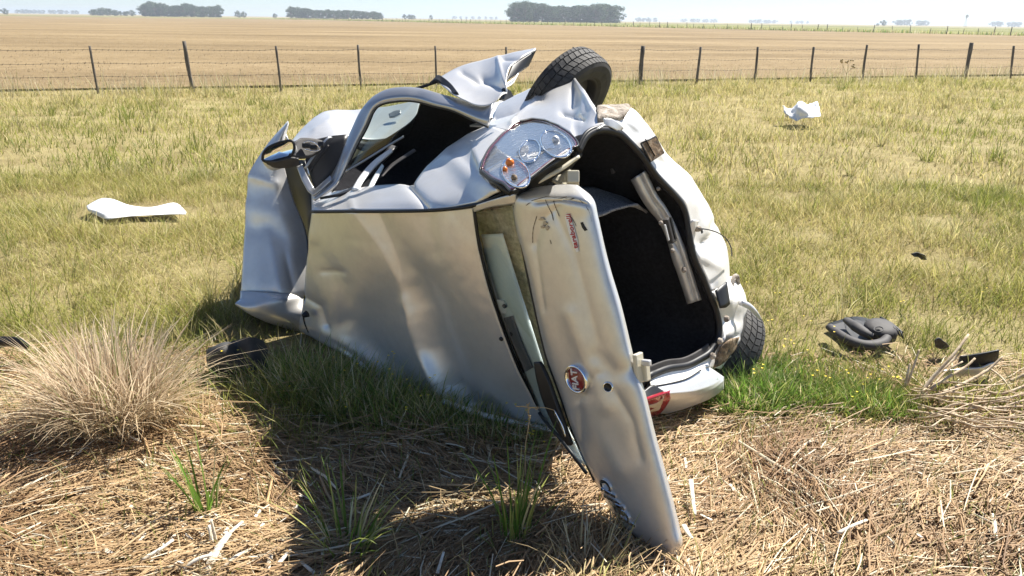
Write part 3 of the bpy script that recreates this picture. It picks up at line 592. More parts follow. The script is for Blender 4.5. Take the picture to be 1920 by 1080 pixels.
for (x, y, a, b) in ((575, 273, 9, 5), (588, 276, 7, 5), (602, 271, 6, 6)):
    cc = P(x, y, 'y', 3.89); V, F = box_geo(cc, RT*a*.0024, UP*b*.0022, FW*.012); mesh_obj('foot_socket', V, F, 'black', mir, smooth=False, bevel=.004)
tube('foot_wire', [(570, 268, 'y', 3.87), (580, 265, 'y', 3.86), (592, 270, 'y', 3.86), (600, 280, 'y', 3.87), (588, 284, 'y', 3.87), (572, 280, 'y', 3.87)], .003, 'chrome', mir, 6, 30)

# ---- bonnet and fender, buckled
hl = [(540, 227, 4.45), (503, 270, 4.42), (471, 320, 4.40), (463, 370, 4.36), (458, 450, 4.28), (453, 530, 4.19), (450, 562, 4.17), (449, 574, 4.165)]
hr = [(541, 232, 4.45), (528, 285, 4.42), (534, 318, 4.42), (548, 368, 4.40), (577, 450, 4.34), (575, 535, 4.22), (569, 559, 4.20), (567, 578, 4.19)]
rows = []
for a, b in zip(hl, hr):
    r = []
    for t in (0, .3, .65, 1):
        bul = .05*4*t*(1-t)
        r.append((a[0]*(1-t)+b[0]*t, a[1]*(1-t)+b[1]*t, 'y', a[2]*(1-t)+b[2]*t-bul))
    rows.append(r)
net('bonnet', rows, 'paint', car, 60, 34, .005, rough=.002, seed=41, dents=[([(460, 388), (500, 395), (540, 405), (572, 420)], 16, .006), ([(478, 430), (500, 428), (530, 450)], 16, -.010), ([(505, 440), (515, 500), (525, 550)], 14, .012), ([(535, 480), (550, 540)], 12, -.010), ([(470, 330), (520, 345)], 12, .012)])
net('bonnet_lip', [[(451, 545, 'y', 4.15), (500, 548, 'y', 4.11), (540, 550, 'y', 4.15), (570, 550, 'y', 4.26)], [(450, 561, 'y', 4.11), (500, 563, 'y', 4.06), (540, 564, 'y', 4.10), (569, 560, 'y', 4.20)], [(441, 570, 'y', 4.06), (475, 586, 'y', 4.05), (520, 592, 'y', 4.07), (568, 590, 'y', 4.12)], [(455, 580, 'y', 4.15), (495, 602, 'y', 4.12), (530, 612, 'y', 4.14), (568, 625, 'y', 4.16)], [(470, 590, 'y', 4.4), (505, 604, 'y', 4.35), (540, 612, 'y', 4.3), (570, 622, 'y', 4.3)]], 'paint', car, 26, 34, .005, rough=.006, seed=42)
net('scuttle', [[(527, 305, 'y', 4.55), (545, 300, 'y', 4.5), (570, 300, 'y', 4.4)], [(540, 360, 'y', 4.52), (560, 362, 'y', 4.45), (588, 372, 'y', 4.3)], [(560, 430, 'y', 4.5), (572, 432, 'y', 4.4), (592, 420, 'y', 4.2)], [(575, 480, 'y', 4.4), (580, 480, 'y', 4.3), (588, 470, 'y', 4.15)]], 'black', car, 24, 12, .01, rough=.012, seed=3)
fe0 = [(548, 263, 'y', 4.75), (572, 237, 'y', 4.9), (600, 214, 'y', 5.05), (626, 207, 'y', 5.15), (672, 206, 'y', 5.2), (730, 199, 'y', 5.2), (790, 188, 'y', 5.2)]
fe1 = [(552, 275, 'y', 4.5), (590, 266, 'y', 4.5), (625, 258, 'y', 4.5), (650, 255, 'y', 4.55), (690, 262, 'y', 4.6), (735, 258, 'y', 4.65), (780, 245, 'y', 4.7)]
fd = net('front_fender', [fe0, midrow(fe0, fe1, .3, .03), midrow(fe0, fe1, .7, .03), fe1], 'paint', car, 24, 50, .005, rough=.006, seed=51, dents=[([(590, 245), (620, 225)], 9, .015)])
net('side_repeater', [[(729, 215, 'y', 4.88), (740, 209, 'y', 4.9), (752, 207, 'y', 4.9)], [(730, 220, 'y', 4.85), (741, 219, 'y', 4.85), (752, 213, 'y', 4.86)]], 'silver', fd, 6, 10, .01)
net('fender_edge', [[(590, 262, 'y', 4.4), (640, 254, 'y', 4.42), (690, 266, 'y', 4.45), (760, 250, 'y', 4.5)], [(590, 270, 'y', 4.38), (640, 266, 'y', 4.40), (690, 285, 'y', 4.42), (758, 272, 'y', 4.46)]], 'seal', car, 4, 30, .008)
mesh_obj('washer_jet', *lathe_geo([(.0005, .03), (.008, .028), (.012, .01), (.006, -.03), (.0005, -.03)], P(535, 255, 'y', 4.5), UP*.8-RT*.5, 12), 'white', car)

# ---- cabin seen through the open side
net('side_window', [[(712, 194, 'y', 4.12), (750, 188, 'y', 4.1), (792, 188, 'y', 4.05)], [(645, 322, 'y', 4.05), (700, 290, 'y', 4.08), (768, 250, 'y', 4.1)]], 'side_glass', car, 6, 14, 0)
net('cabin_dark_bowl', [[(790, 186, 'y', 4.2), (840, 195, 'y', 4.1), (905, 215, 'y', 3.95)], [(765, 235, 'y', 4.35), (840, 235, 'y', 4.4), (925, 232, 'y', 4.3)], [(650, 306, 'y', 4.3), (770, 300, 'y', 4.5), (850, 285, 'y', 4.45)], [(620, 368, 'y', 4.0), (720, 372, 'y', 4.1), (800, 372, 'y', 4.1)]], 'carpet', car, 24, 30, .01, rough=.02, seed=61)  # near-black bowl; the darkness of the cabin is put into its colour
tube('windscreen_trim', [(648, 322, 'y', 4.02), (690, 297, 'y', 4.05), (730, 272, 'y', 4.08), (757, 256, 'y', 4.1)], .006, 'silver', car, 8, 20)
net('pillar_trim', [[(660, 356, 'y', 3.78), (676, 330, 'y', 3.9), (700, 303, 'y', 3.98), (733, 279, 'y', 4.05)], [(672, 356, 'y', 3.76), (686, 334, 'y', 3.88), (708, 308, 'y', 3.96), (736, 284, 'y', 4.03)]], 'white', car, 4, 24, .01)
net('pillar_inner_trim', [[(690, 354, 'y', 3.76), (698, 336, 'y', 3.86), (716, 308, 'y', 3.95)], [(698, 353, 'y', 3.74), (706, 338, 'y', 3.84), (720, 312, 'y', 3.94)]], 'pale', car, 4, 20, .008)
tube('seat_belt', [(712, 332, 'y', 3.9), (735, 310, 'y', 3.98), (778, 281, 'y', 4.05)], .016, 'greyplastic', car, 8, 20, .3)
net('screen_pillar', [[(600, 372, 'y', 3.8), (640, 362, 'y', 3.84), (675, 340, 'y', 3.95), (732, 272, 'y', 4.12)], [(640, 366, 'y', 3.8), (660, 358, 'y', 3.82), (690, 334, 'y', 3.95), (745, 276, 'y', 4.12)]], 'black', car, 5, 20, .012)

# ---- hidden shell: floor pan and lower side so that the car is a body from other sides
CP = lambda l, w_, h: CT+CL*l+CW*w_+CH*h
net('sun_blocker', [[CP(1.85, .40, .6), CP(1.88, .42, 1.0), CP(1.80, .5, 1.3)], [CP(1.85, .85, .6), CP(1.9, .85, 1.0), CP(1.82, .85, 1.32)], [CP(1.85, 1.2, .6), CP(1.88, 1.2, 1.0), CP(1.80, 1.15, 1.28)]], 'black', car, 12, 12, .02, rough=.02)  # unseen black panel, added to stop sun passing through the screen gap
net('floor_pan', [[CP(.12, .12, .35), CP(1.2, .14, .28), CP(2.2, .3, .3)], [CP(.25, 1.15, .45), CP(1.2, 1.2, .40), CP(2.2, 1.2, .40)]], 'rubber', car, 8, 12, .02)
net('lower_side', [[CP(.05, .12, .4), CP(.9, .14, .35), CP(1.6, .25, .4)], [CP(.1, .2, 1.1), CP(.9, .22, 1.1), CP(1.6, .3, 1.05)]], 'paint', car, 8, 12, .02)
net('nose', [[CP(2.1, .5, .35), CP(2.7, .62, .4), CP(3.0, .75, .5)], [CP(2.1, 1.40, .35), CP(2.7, 1.38, .4), CP(3.0, 1.2, .5)], [CP(2.1, 1.35, .8), CP(2.7, 1.32, .75), CP(3.0, 1.15, .7)]], 'paint', car, 20, 20, .01, rough=.02)

#@@GROUND
# ================================================================== the place
def sn(x, y, s=1.0, seed=0):
    """cheap smooth noise -1..1 for numpy arrays"""
    r = np.random.default_rng(seed); v = 0; a = 0
    for k in range(7):
        ang = r.uniform(0, 2*math.pi); fr = s*(1.0+.9*k*.5); ph = r.uniform(0, 6.28); am = 1/(1+.45*k)
        v = v+am*np.sin((x*math.cos(ang)+y*math.sin(ang))*fr+ph+1.3*np.sin((x*math.sin(ang)-y*math.cos(ang))*fr*.7+ph*2)); a += am
    return v/a*1.6
def gh(x, y):
    x = np.asarray(x, float); y = np.asarray(y, float)
    near = np.clip((9-y)/5, 0, 1)
    fore = np.clip((3.0-y)/.6, 0, 1)
    far = np.clip((60-np.abs(y))/30, 0, 1)
    pile = .05*np.exp(-(((x-2.3)/.8)**2+((y-2.6)/.4)**2)) + .06*np.exp(-(((x+1.5)/.5)**2+((y-2.9)/.4)**2))
    return far*.02*sn(x, y, .8, 3) + near*.012*sn(x, y, 4.5, 5) + fore*.014*sn(x, y, 11, 6) + pile - .02
# fence line on the ground
F1 = ground(352, 172); F2 = ground(1815, 147)
FDIR = (F2-F1)/np.linalg.norm(F2-F1); FN = np.array([-FDIR[1], FDIR[0], 0])
def fence_side(x, y): return (x-F1[0])*FN[0]+(y-F1[1])*FN[1]     # >0 beyond the fence
def axis_pts(lo, hi, fine_lo, fine_hi, step, growth=1.35):
    a = list(np.arange(fine_lo, fine_hi+1e-6, step)); s = step
    while a[-1] < hi: s *= growth; a.append(min(hi, a[-1]+s))
    s = step
    while a[0] > lo: s *= growth; a.insert(0, max(lo, a[0]-s))
    return np.array(a)
xs = axis_pts(-5000, 5000, -4.5, 4.5, .06); ys = axis_pts(-60, 7000, 1.2, 7.5, .06)
gx, gy = np.meshgrid(xs, ys); gv = np.stack([gx, gy, gh(gx, gy)], -1).reshape(-1, 3)

mg = mat('verge_soil', (.2, .15, .08), .95, spec=.15)
c = coords(mg)
n1 = N(mg, 'ShaderNodeTexNoise', Scale=1.1, Detail=8, Roughness=.7); lk(mg, c, n1.inputs['Vector'])
n2 = N(mg, 'ShaderNodeTexNoise', Scale=45., Detail=6, Roughness=.75); lk(mg, c, n2.inputs['Vector'])
mxn = N(mg, 'ShaderNodeMath', operation='MULTIPLY_ADD'); mxn.inputs[1].default_value = .55; lk(mg, n1.outputs[0], mxn.inputs[0])
ml2 = N(mg, 'ShaderNodeMath', operation='MULTIPLY'); ml2.inputs[1].default_value = .5; lk(mg, n2.outputs[0], ml2.inputs[0]); lk(mg, ml2.outputs[0], mxn.inputs[2])
rr = ramp(mg, mxn.outputs[0], [(.32, (.12, .09, .042)), (.46, (.25, .20, .09)), (.58, (.36, .30, .145)), (.72, (.44, .38, .21))])
lk(mg, rr.outputs[0], bsdf(mg).inputs['Base Color'])
b = N(mg, 'ShaderNodeBump', Strength=.9, Distance=.03); lk(mg, n2.outputs[0], b.inputs['Height']); lk(mg, b.outputs[0], bsdf(mg).inputs['Normal'])
g = mesh_obj('ground', gv, grid_faces(len(ys), len(xs)), mg, None); tag(g, kind='structure')

def field_material(name, stops, streak=(.02, .25, 1), ang=0.0, fine=3.0):
    m = mat(name, (.3, .2, .1), .95, spec=.1)
    tc = N(m, 'ShaderNodeTexCoord'); mp = N(m, 'ShaderNodeMapping'); mp.inputs['Rotation'].default_value = (0, 0, ang); mp.inputs['Scale'].default_value = streak
    lk(m, tc.outputs['Object'], mp.inputs[0])
    a = N(m, 'ShaderNodeTexNoise', Scale=1.0, Detail=9, Roughness=.62); lk(m, mp.outputs[0], a.inputs['Vector'])
    mp2 = N(m, 'ShaderNodeMapping'); mp2.inputs['Scale'].default_value = (1, 1, 1); lk(m, tc.outputs['Object'], mp2.inputs[0])
    f2 = N(m, 'ShaderNodeTexNoise', Scale=fine, Detail=8, Roughness=.8); lk(m, mp2.outputs[0], f2.inputs['Vector'])
    q = N(m, 'ShaderNodeMath', operation='MULTIPLY'); q.inputs[1].default_value = .45; lk(m, f2.outputs[0], q.inputs[0])
    p = N(m, 'ShaderNodeMath', operation='MULTIPLY_ADD'); p.inputs[1].default_value = .55; lk(m, a.outputs[0], p.inputs[0]); lk(m, q.outputs[0], p.inputs[2])
    r = ramp(m, p.outputs[0], stops); lk(m, r.outputs[0], bsdf(m).inputs['Base Color'])
    b = N(m, 'ShaderNodeBump', Strength=.6, Distance=.06); lk(m, f2.outputs[0], b.inputs['Height']); lk(m, b.outputs[0], bsdf(m).inputs['Normal'])
    return m
def strip(name, quad, m, z, n=8):
    quad = [np.array([q[0], q[1], z]) for q in quad]
    rows = [[quad[0], quad[1]], [quad[3], quad[2]]]
    a = np.array(rows); V = []
    for i in np.linspace(0, 1, n):
        for j in np.linspace(0, 1, n):
            V.append((a[0, 0]*(1-j)+a[0, 1]*j)*(1-i)+(a[1, 0]*(1-j)+a[1, 1]*j)*i)
    o = mesh_obj(name, V, grid_faces(n, n), m, None); tag(o, kind='structure'); return o
A0 = F1-FDIR*300+FN*1.0; A1 = F1+FDIR*330+FN*1.0
mf = field_material('stubble', [(.37, (.13, .094, .050)), (.46, (.205, .150, .081)), (.54, (.255, .19, .105)), (.63, (.33, .255, .15))], (.03, .10, 1), .12, 1.6)
B1 = np.array([91., 143., 0]); B0 = np.array([7., 270., 0]); BD = (B0-B1)/np.linalg.norm(B0-B1)
strip('stubble_field', [A0, A1, B1+BD*620+np.array([0, 0, 0]), A0+np.array([-520, 640, 0])], mf, .036)
mgreen = field_material('green_crop', [(.35, (.13, .135, .045)), (.5, (.20, .20, .065)), (.65, (.30, .27, .10))], (.01, .05, 1), .3)
BN = np.array([BD[1], -BD[0], 0]); BN = BN if BN[0] > 0 else -BN
strip('green_field', [B1-BD*260+BN*2, B1+BD*620+BN*2, B1+BD*620+BN*900, B1-BD*260+BN*1500], mgreen, .05)
strip('far_meadow', [(-900, 395), (60, 470), (60, 600), (-900, 520)], mgreen, .07)
mfar = field_material('far_pasture', [(.35, (.22, .18, .085)), (.5, (.28, .23, .11)), (.65, (.33, .28, .14))], (.004, .02, 1), .2)
strip('far_pasture', [(-2500, 620), (2500, 620), (5000, 6900), (-5000, 6900)], mfar, .10)

# ------------------------------------------------------------------ blades
def blade_material(name, transl=.50, rough=.6):
    m = bpy.data.materials.new(name); m.use_nodes = True; t = m.node_tree; bs = t.nodes['Principled BSDF']
    at = t.nodes.new('ShaderNodeAttribute'); at.attribute_name = 'col'
    bs.inputs['Roughness'].default_value = rough; bs.inputs['Specular IOR Level'].default_value = .25
    t.links.new(at.outputs['Color'], bs.inputs['Base Color'])
    tr = t.nodes.new('ShaderNodeBsdfTranslucent'); t.links.new(at.outputs['Color'], tr.inputs[0])
    mx = t.nodes.new('ShaderNodeMixShader'); mx.inputs[0].default_value = transl
    t.links.new(bs.outputs[0], mx.inputs[1]); t.links.new(tr.outputs[0], mx.inputs[2])
    t.links.new(mx.outputs[0], t.nodes['Material Output'].inputs[0]); return m
M['blade'] = blade_material('grass_blades'); M['straw'] = blade_material('straw', .12, .55)
def fast_mesh(name, V, loops, counts, col, m, parent=None, loc=None):
    me = bpy.data.meshes.new(name); nv = len(V)
    if loc is not None: V = V-np.asarray(loc)
    me.vertices.add(nv); me.vertices.foreach_set('co', V.astype(np.float32).ravel())
    me.loops.add(len(loops)); me.loops.foreach_set('vertex_index', loops.astype(np.int32))
    st = np.concatenate([[0], np.cumsum(counts)[:-1]]).astype(np.int32)
    me.polygons.add(len(counts)); me.polygons.foreach_set('loop_start', st); me.polygons.foreach_set('loop_total', counts.astype(np.int32))
    me.update(calc_edges=True)
    ca = me.color_attributes.new('col', 'FLOAT_COLOR', 'POINT')
    ca.data.foreach_set('color', np.concatenate([col, np.ones((nv, 1))], 1).astype(np.float32).ravel())
    me.materials.append(M[m] if isinstance(m, str) else m)
    o = bpy.data.objects.new(name, me); COL.objects.link(o); o.parent = parent
    if loc is not None and parent is None: o.location = [float(v) for v in loc]
    return o
def blades(xy, h, wd, lean_ang, lean, col, zbase=None, curl=1.0, segs=2, rng=RNG, tipcol=1.12):
    """arching blades: returns V, loops, counts, colours"""
    n = len(xy); z0 = gh(xy[:, 0], xy[:, 1])-.01 if zbase is None else zbase
    d = np.stack([np.cos(lean_ang), np.sin(lean_ang)], 1)
    face = lean_ang+math.pi/2+rng.uniform(-.9, .9, n); s = np.stack([np.cos(face), np.sin(face)], 1)
    rows = []; cols = []
    for k in range(segs+1):
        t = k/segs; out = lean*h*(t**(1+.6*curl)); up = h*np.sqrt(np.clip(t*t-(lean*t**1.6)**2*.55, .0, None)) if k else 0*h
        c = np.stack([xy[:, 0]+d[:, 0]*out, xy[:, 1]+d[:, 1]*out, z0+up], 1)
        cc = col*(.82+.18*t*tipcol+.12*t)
        if k < segs:
            w_ = wd*(1-.45*t)*.5
            o = np.stack([s[:, 0]*w_, s[:, 1]*w_, 0*w_], 1)
            rows += [c-o, c+o]; cols += [cc, cc]
        else:
            rows.append(c); cols.append(cc)
    per = len(rows); V = np.stack(rows, 1).reshape(-1, 3); C_ = np.clip(np.stack(cols, 1).reshape(-1, 3), 0, 1)
    base = (np.arange(n)*per)[:, None]
    quads = [np.concatenate([base+2*k, base+2*k+1, base+2*k+3, base+2*k+2], 1) for k in range(segs-1)]
    tri = np.concatenate([base+2*(segs-1), base+2*(segs-1)+1, base+2*segs], 1)
    loops = np.concatenate(quads+[tri], 1).ravel(); counts = np.tile(np.array([4]*(segs-1)+[3]), n)
    return V, loops, counts, C_
def merge(parts):
    V, Lp, Ct, Cc = [], [], [], []; o = 0
    for v, l, c, q in parts:
        V.append(v); Lp.append(l+o); Ct.append(c); Cc.append(q); o += len(v)
    return np.concatenate(V), np.concatenate(Lp), np.concatenate(Ct), np.concatenate(Cc)
GREEN = np.array([.17, .225, .045]); YG = np.array([.375, .385, .12]); DRY = np.array([.60, .52, .29]); PALE = np.array([.72, .66, .46]); BROWN = np.array([.36, .275, .155])
def mixcol(n, w_, rng=RNG, var=.22):
    pal = np.stack([GREEN, YG, DRY, PALE, BROWN]); w_ = np.asarray(w_, float)
    if w_.ndim == 1: w_ = np.tile(w_, (n, 1))
    w_ = w_/w_.sum(1, keepdims=True); cum = np.cumsum(w_, 1); k = (rng.random((n, 1)) > cum).sum(1).clip(0, 4)
    k2 = (rng.random((n, 1)) > cum).sum(1).clip(0, 4); a = rng.random((n, 1))*.35
    return (pal[k]*(1-a)+pal[k2]*a)*rng.uniform(1-var, 1+var, (n, 1))
def straw_edge(x, y):
    """>0 inside the mown straw mulch near the road"""
    return 3.02-y+.20*np.sin(x*1.9+.6)+.13*np.sin(x*4.3+1.0)+.25*np.clip(-x-1.2, 0, 1)+.55*np.clip(x-1.55, 0, .8)
def frustum(n, y0, y1, rng, power=1.0, margin=1.06, zref=0.0):
    """points spread over the ground seen between distances y0 and y1, evenly"""
    u = rng.random(n); y = (y0**2+(y1**2-y0**2)*u)**.5 if power == 1 else y0*(y1/y0)**u
    half = .70*y*margin+.55
    return np.stack([rng.uniform(-1, 1, n)*half, y], 1)
def keep_off(xy, boxes):
    k = np.ones(len(xy), bool)
    for (cx_, cy_, rx, ry) in boxes: k &= ((xy[:, 0]-cx_)/rx)**2+((xy[:, 1]-cy_)/ry)**2 > 1
    return k
OBJ_SPOTS = []
def spot(px, py, rx, ry):
    p = ground(px, py); OBJ_SPOTS.append((p[0], p[1], rx, ry))
spot(255, 402, .55, .42); spot(1503, 212, .5, .55); spot(1622, 640, .24, .26); spot(1825, 695, .3, .22); spot(450, 672, .22, .16); spot(15, 645, .15, .1); spot(1720, 480, .1, .12)
def body_clear(xy):
    """no grass growing up through the car body"""
    p = np.stack([xy[:, 0], xy[:, 1], np.full(len(xy), .12)], 1)-CT
    l, h_ = p@CL, p@CH
    return ~((l > .02) & (l < 1.75) & (h_ > .30) & (h_ < 1.42))

parts = []
# verge, near
rng = np.random.default_rng(11)
xy = frustum(310000, 2.75, 8.5, rng, margin=1.45); e = straw_edge(xy[:, 0], xy[:, 1])
k = (e < .10*rng.standard_normal(len(xy))) & body_clear(xy) & keep_off(xy, OBJ_SPOTS)
clump = sn(xy[:, 0], xy[:, 1], 3.2, 21); clump2 = sn(xy[:, 0], xy[:, 1], 9.0, 22)
k &= rng.random(len(xy)) < np.clip(.62+.35*clump+.35*clump2, .12, 1)
xy = xy[k]; clump = clump[k]; clump2 = clump2[k]; n = len(xy)
g_ = np.clip(.27+.34*sn(xy[:, 0], xy[:, 1], 1.1, 23)+.22*clump2, .02, 1)
dp = np.clip(.5+.7*sn(xy[:, 0], xy[:, 1], .8, 24), .1, 1.3)
W5 = np.stack([g_, .55+0*g_, np.clip(.9*dp-g_*.5, .1, 2), .22*dp, .14*dp], 1)
h = rng.gamma(3, .021, n)*np.clip(1+.45*clump, .45, 1.7)+.025
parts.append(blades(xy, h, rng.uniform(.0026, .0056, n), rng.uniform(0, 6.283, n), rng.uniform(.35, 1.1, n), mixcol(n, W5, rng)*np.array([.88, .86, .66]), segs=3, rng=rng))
# verge, far
xy = frustum(280000, 8.3, 27, rng, margin=1.4); k = (fence_side(xy[:, 0], xy[:, 1]) < .8+.6*rng.standard_normal(len(xy))) & keep_off(xy, OBJ_SPOTS)
clump = sn(xy[:, 0], xy[:, 1], 1.5, 31); clump2 = sn(xy[:, 0], xy[:, 1], 4.5, 32)
k &= rng.random(len(xy)) < np.clip(.62+.33*clump+.35*clump2, .12, 1)
xy = xy[k]; clump = clump[k]; clump2 = clump2[k]; n = len(xy)
g_ = np.clip(.21+.26*sn(xy[:, 0], xy[:, 1], .5, 33)+.2*clump2-.012*(xy[:, 1]-8), .02, 1)
dp = np.clip(.55+.75*sn(xy[:, 0], xy[:, 1], .42, 34), .1, 1.4)
W5 = np.stack([g_, .50+0*g_, .85*dp, .30*dp, .16*dp], 1)
h = rng.gamma(3.2, .030, n)*np.clip(1+.5*clump, .4, 1.9)+.03
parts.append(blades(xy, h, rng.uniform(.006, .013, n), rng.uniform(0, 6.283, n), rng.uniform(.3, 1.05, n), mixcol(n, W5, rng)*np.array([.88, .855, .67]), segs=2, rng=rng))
for (nc_, y0, y1, wmul) in ((170, 3.3, 8.5, 1.0), (420, 8.5, 26, 2.0)):      # taller dry or green clumps standing out of the sward
    cxy = frustum(nc_, y0, y1, rng, margin=1.3); cxy = cxy[(straw_edge(cxy[:, 0], cxy[:, 1]) < -.1) & body_clear(cxy) & keep_off(cxy, OBJ_SPOTS) & (fence_side(cxy[:, 0], cxy[:, 1]) < 0)]
    for q in cxy:
        m_ = int(rng.integers(18, 60)); a_ = rng.uniform(0, 6.283, m_); r_ = rng.uniform(.03, .11)*np.sqrt(rng.random(m_)); xy = np.stack([q[0]+r_*np.cos(a_), q[1]+r_*np.sin(a_)], 1)
        w5_ = (.05, .15, .6, .35, .1) if rng.random() < .6 else (.7, .6, .15, .05, .02)
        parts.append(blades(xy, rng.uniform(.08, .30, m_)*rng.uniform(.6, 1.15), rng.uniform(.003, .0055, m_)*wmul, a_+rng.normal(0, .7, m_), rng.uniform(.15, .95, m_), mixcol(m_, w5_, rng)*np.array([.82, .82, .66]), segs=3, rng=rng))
o = fast_mesh('verge_grass', *merge(parts), 'blade'); tag(o, 'mixed green and dry grass covering the roadside verge', 'grass', kind='stuff')

# tall dry grass along the fence
t = rng.uniform(-26, 34, 9000); s_ = rng.normal(-.2, .75, 9000); q = F1[None, :2]+t[:, None]*FDIR[None, :2]+s_[:, None]*FN[None, :2]
cl = sn(q[:, 0], q[:, 1], 1.3, 41); q = q[rng.random(9000) < np.clip(.55+.5*cl, .1, 1)]; n = len(q)
o = fast_mesh('fence_grass', *blades(q, rng.uniform(.25, .62, n), rng.uniform(.006, .012, n), rng.uniform(0, 6.28, n), rng.uniform(.1, .6, n), mixcol(n, (.02, .16, .5, .4, .08), rng)*.75, segs=3, rng=rng), 'blade')
tag(o, 'tall dry pale grass growing along the wire fence', 'grass', kind='stuff')
# stubble standing in the field
xy = frustum(60000, 19, 75, rng, power=2); xy = xy[fence_side(xy[:, 0], xy[:, 1]) > 1.0]; n = len(xy)
o = fast_mesh('field_stubble', *blades(xy, rng.uniform(.04, .14, n), rng.uniform(.012, .03, n), rng.uniform(0, 6.28, n), rng.uniform(.1, .9, n), np.array([.36, .28, .17])*rng.uniform(.6, 1.3, (n, 1)), segs=2, rng=rng), 'blade')
tag(o, 'short dry stubble standing across the tan field', 'stubble', kind='stuff')

# straw mulch
def straws(xy, ln, wd, ang, pitch, zoff, col, rng, bend=.12):
    n = len(xy); d = np.stack([np.cos(ang)*np.cos(pitch), np.sin(ang)*np.cos(pitch), np.sin(pitch)], 1)
    s = np.stack([-np.sin(ang), np.cos(ang), 0*ang], 1); up = np.cross(s, d); up *= np.sign(up[:, 2:3])+1e-9
    c = np.stack([xy[:, 0], xy[:, 1], gh(xy[:, 0], xy[:, 1])+zoff], 1); rows = []; cols = []
    bd = (rng.random(n)-.5)[:, None]*bend*ln[:, None]
    tw = rng.uniform(-.8, .8, n)[:, None]; s2 = s*np.cos(tw)+up*np.sin(tw)
    for tt, b_ in ((-.5, 0), (0, 1), (.5, 0)):
        p = c+d*(ln*tt)[:, None]+s*bd*b_+up*np.abs(bd)*b_*.5
        w_ = (wd*(.5 if tt == 0 else .36))[:, None]
        rows += [p-s2*w_, p+up*w_*.7, p+s2*w_]; cols += [col*.92, col*1.06, col*.95]
    V = np.stack(rows, 1).reshape(-1, 3); C_ = np.clip(np.stack(cols, 1).reshape(-1, 3), 0, 1); b0 = (np.arange(n)*9)[:, None]; qs = []
    for r in (0, 3):
        for k_ in (0, 1): qs.append(np.concatenate([b0+r+k_, b0+r+k_+1, b0+r+k_+4, b0+r+k_+3], 1))
    return V, np.concatenate(qs, 1).ravel(), np.full(n*4, 4), C_
rng = np.random.default_rng(12)
xy = frustum(115000, 1.55, 3.9, rng); e = straw_edge(xy[:, 0], xy[:, 1])
k = (e > .16*rng.standard_normal(len(xy))); k |= (rng.random(len(xy)) < .12); xy = xy[k]; n = len(xy)
swirl = 1.3*sn(xy[:, 0], xy[:, 1], 2.2, 51)+.35
ang = swirl+rng.normal(0, .55, n); big = rng.random(n)
ln = np.where(big > .66, rng.uniform(.12, .34, n), rng.uniform(.025, .12, n)); wd = rng.uniform(.0026, .0062, n)*np.where(big > .96, 1.9, 1)
z = rng.exponential(.012, n)*np.clip(1+.8*sn(xy[:, 0], xy[:, 1], 5, 52), .3, 2)
tone = np.clip(.5+.5*sn(xy[:, 0], xy[:, 1], 4.0, 53)+.25*rng.standard_normal(n), 0, 1)[:, None]
col = (np.array([.255, .153, .077])*(1-tone)+np.array([.485, .34, .185])*tone)*rng.uniform(.7, 1.25, (n, 1))
lite = rng.random(n) < .10; col[lite] = np.array([.68, .60, .44])*rng.uniform(.85, 1.1, (lite.sum(), 1))
o = fast_mesh('straw_mulch', *straws(xy, ln, wd, ang, rng.normal(.02, .10, n), z, col, rng), 'straw')
tag(o, 'layer of mown dry straw covering the near ground', 'straw', kind='stuff')
# sparse standing stems in the mulch
xy = frustum(4600, 1.6, 3.3, rng); xy = xy[straw_edge(xy[:, 0], xy[:, 1]) > 0]; n = len(xy)
pt = [blades(xy, rng.uniform(.04, .16, n), rng.uniform(.0025, .005, n), rng.uniform(0, 6.28, n), rng.uniform(.3, .95, n), mixcol(n, (.7, .4, .35, .3, .2), rng), segs=3, rng=rng)]
o = fast_mesh('mulch_stems', *merge(pt), 'blade'); tag(o, 'sparse short stems poking through the straw', 'grass', kind='stuff')

# green growth beside and below the car
def patch(name, spots, label, cat='grass', w5=(.8, .3, .08, .03, .02), rng=rng, kind='stuff', flowers=0, thin=.5):
    pts_ = []; fl = []
    for (px, py, rx, ry, num, h0, h1) in spots:
        num = int(num*thin)
        c_ = ground(px, py); r_ = np.sqrt(rng.random(num)); a_ = rng.uniform(0, 6.283, num)
        xy_ = np.stack([c_[0]+rx*r_*np.cos(a_), c_[1]+ry*r_*np.sin(a_)], 1)
        h_ = (h0*.5+(h1*1.05-h0*.5)*rng.beta(1.3, 2.0, num))*(1-.45*r_**2)
        la = np.where(rng.random(num) < .6, a_+rng.normal(0, .6, num), rng.uniform(0, 6.28, num))
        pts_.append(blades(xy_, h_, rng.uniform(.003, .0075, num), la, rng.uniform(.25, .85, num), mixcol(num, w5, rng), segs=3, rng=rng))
        for q in range(flowers):
            i = rng.integers(num); fl.append(np.array([xy_[i, 0], xy_[i, 1], h_[i]*.95]))
    o = fast_mesh(name, *merge(pts_), 'blade'); tag(o, label, cat, kind=kind)
    return fl
GREEN = np.array([.13, .235, .035])
fl = patch('shaded_grass', [(560, 720, .28, .25, 2200, .12, .30), (640, 745, .30, .22, 2600, .12, .34), (730, 775, .30, .18, 2400, .10, .30), (830, 800, .28, .12, 1700, .08, .24), (930, 815, .22, .10, 1100, .06, .20), (1010, 830, .15, .08, 500, .06, .18), (480, 700, .25, .22, 1500, .1, .22)],
           'soft green grass growing in the shade of the car roof', w5=(.55, .50, .30, .12, .08), flowers=3, thin=.48)
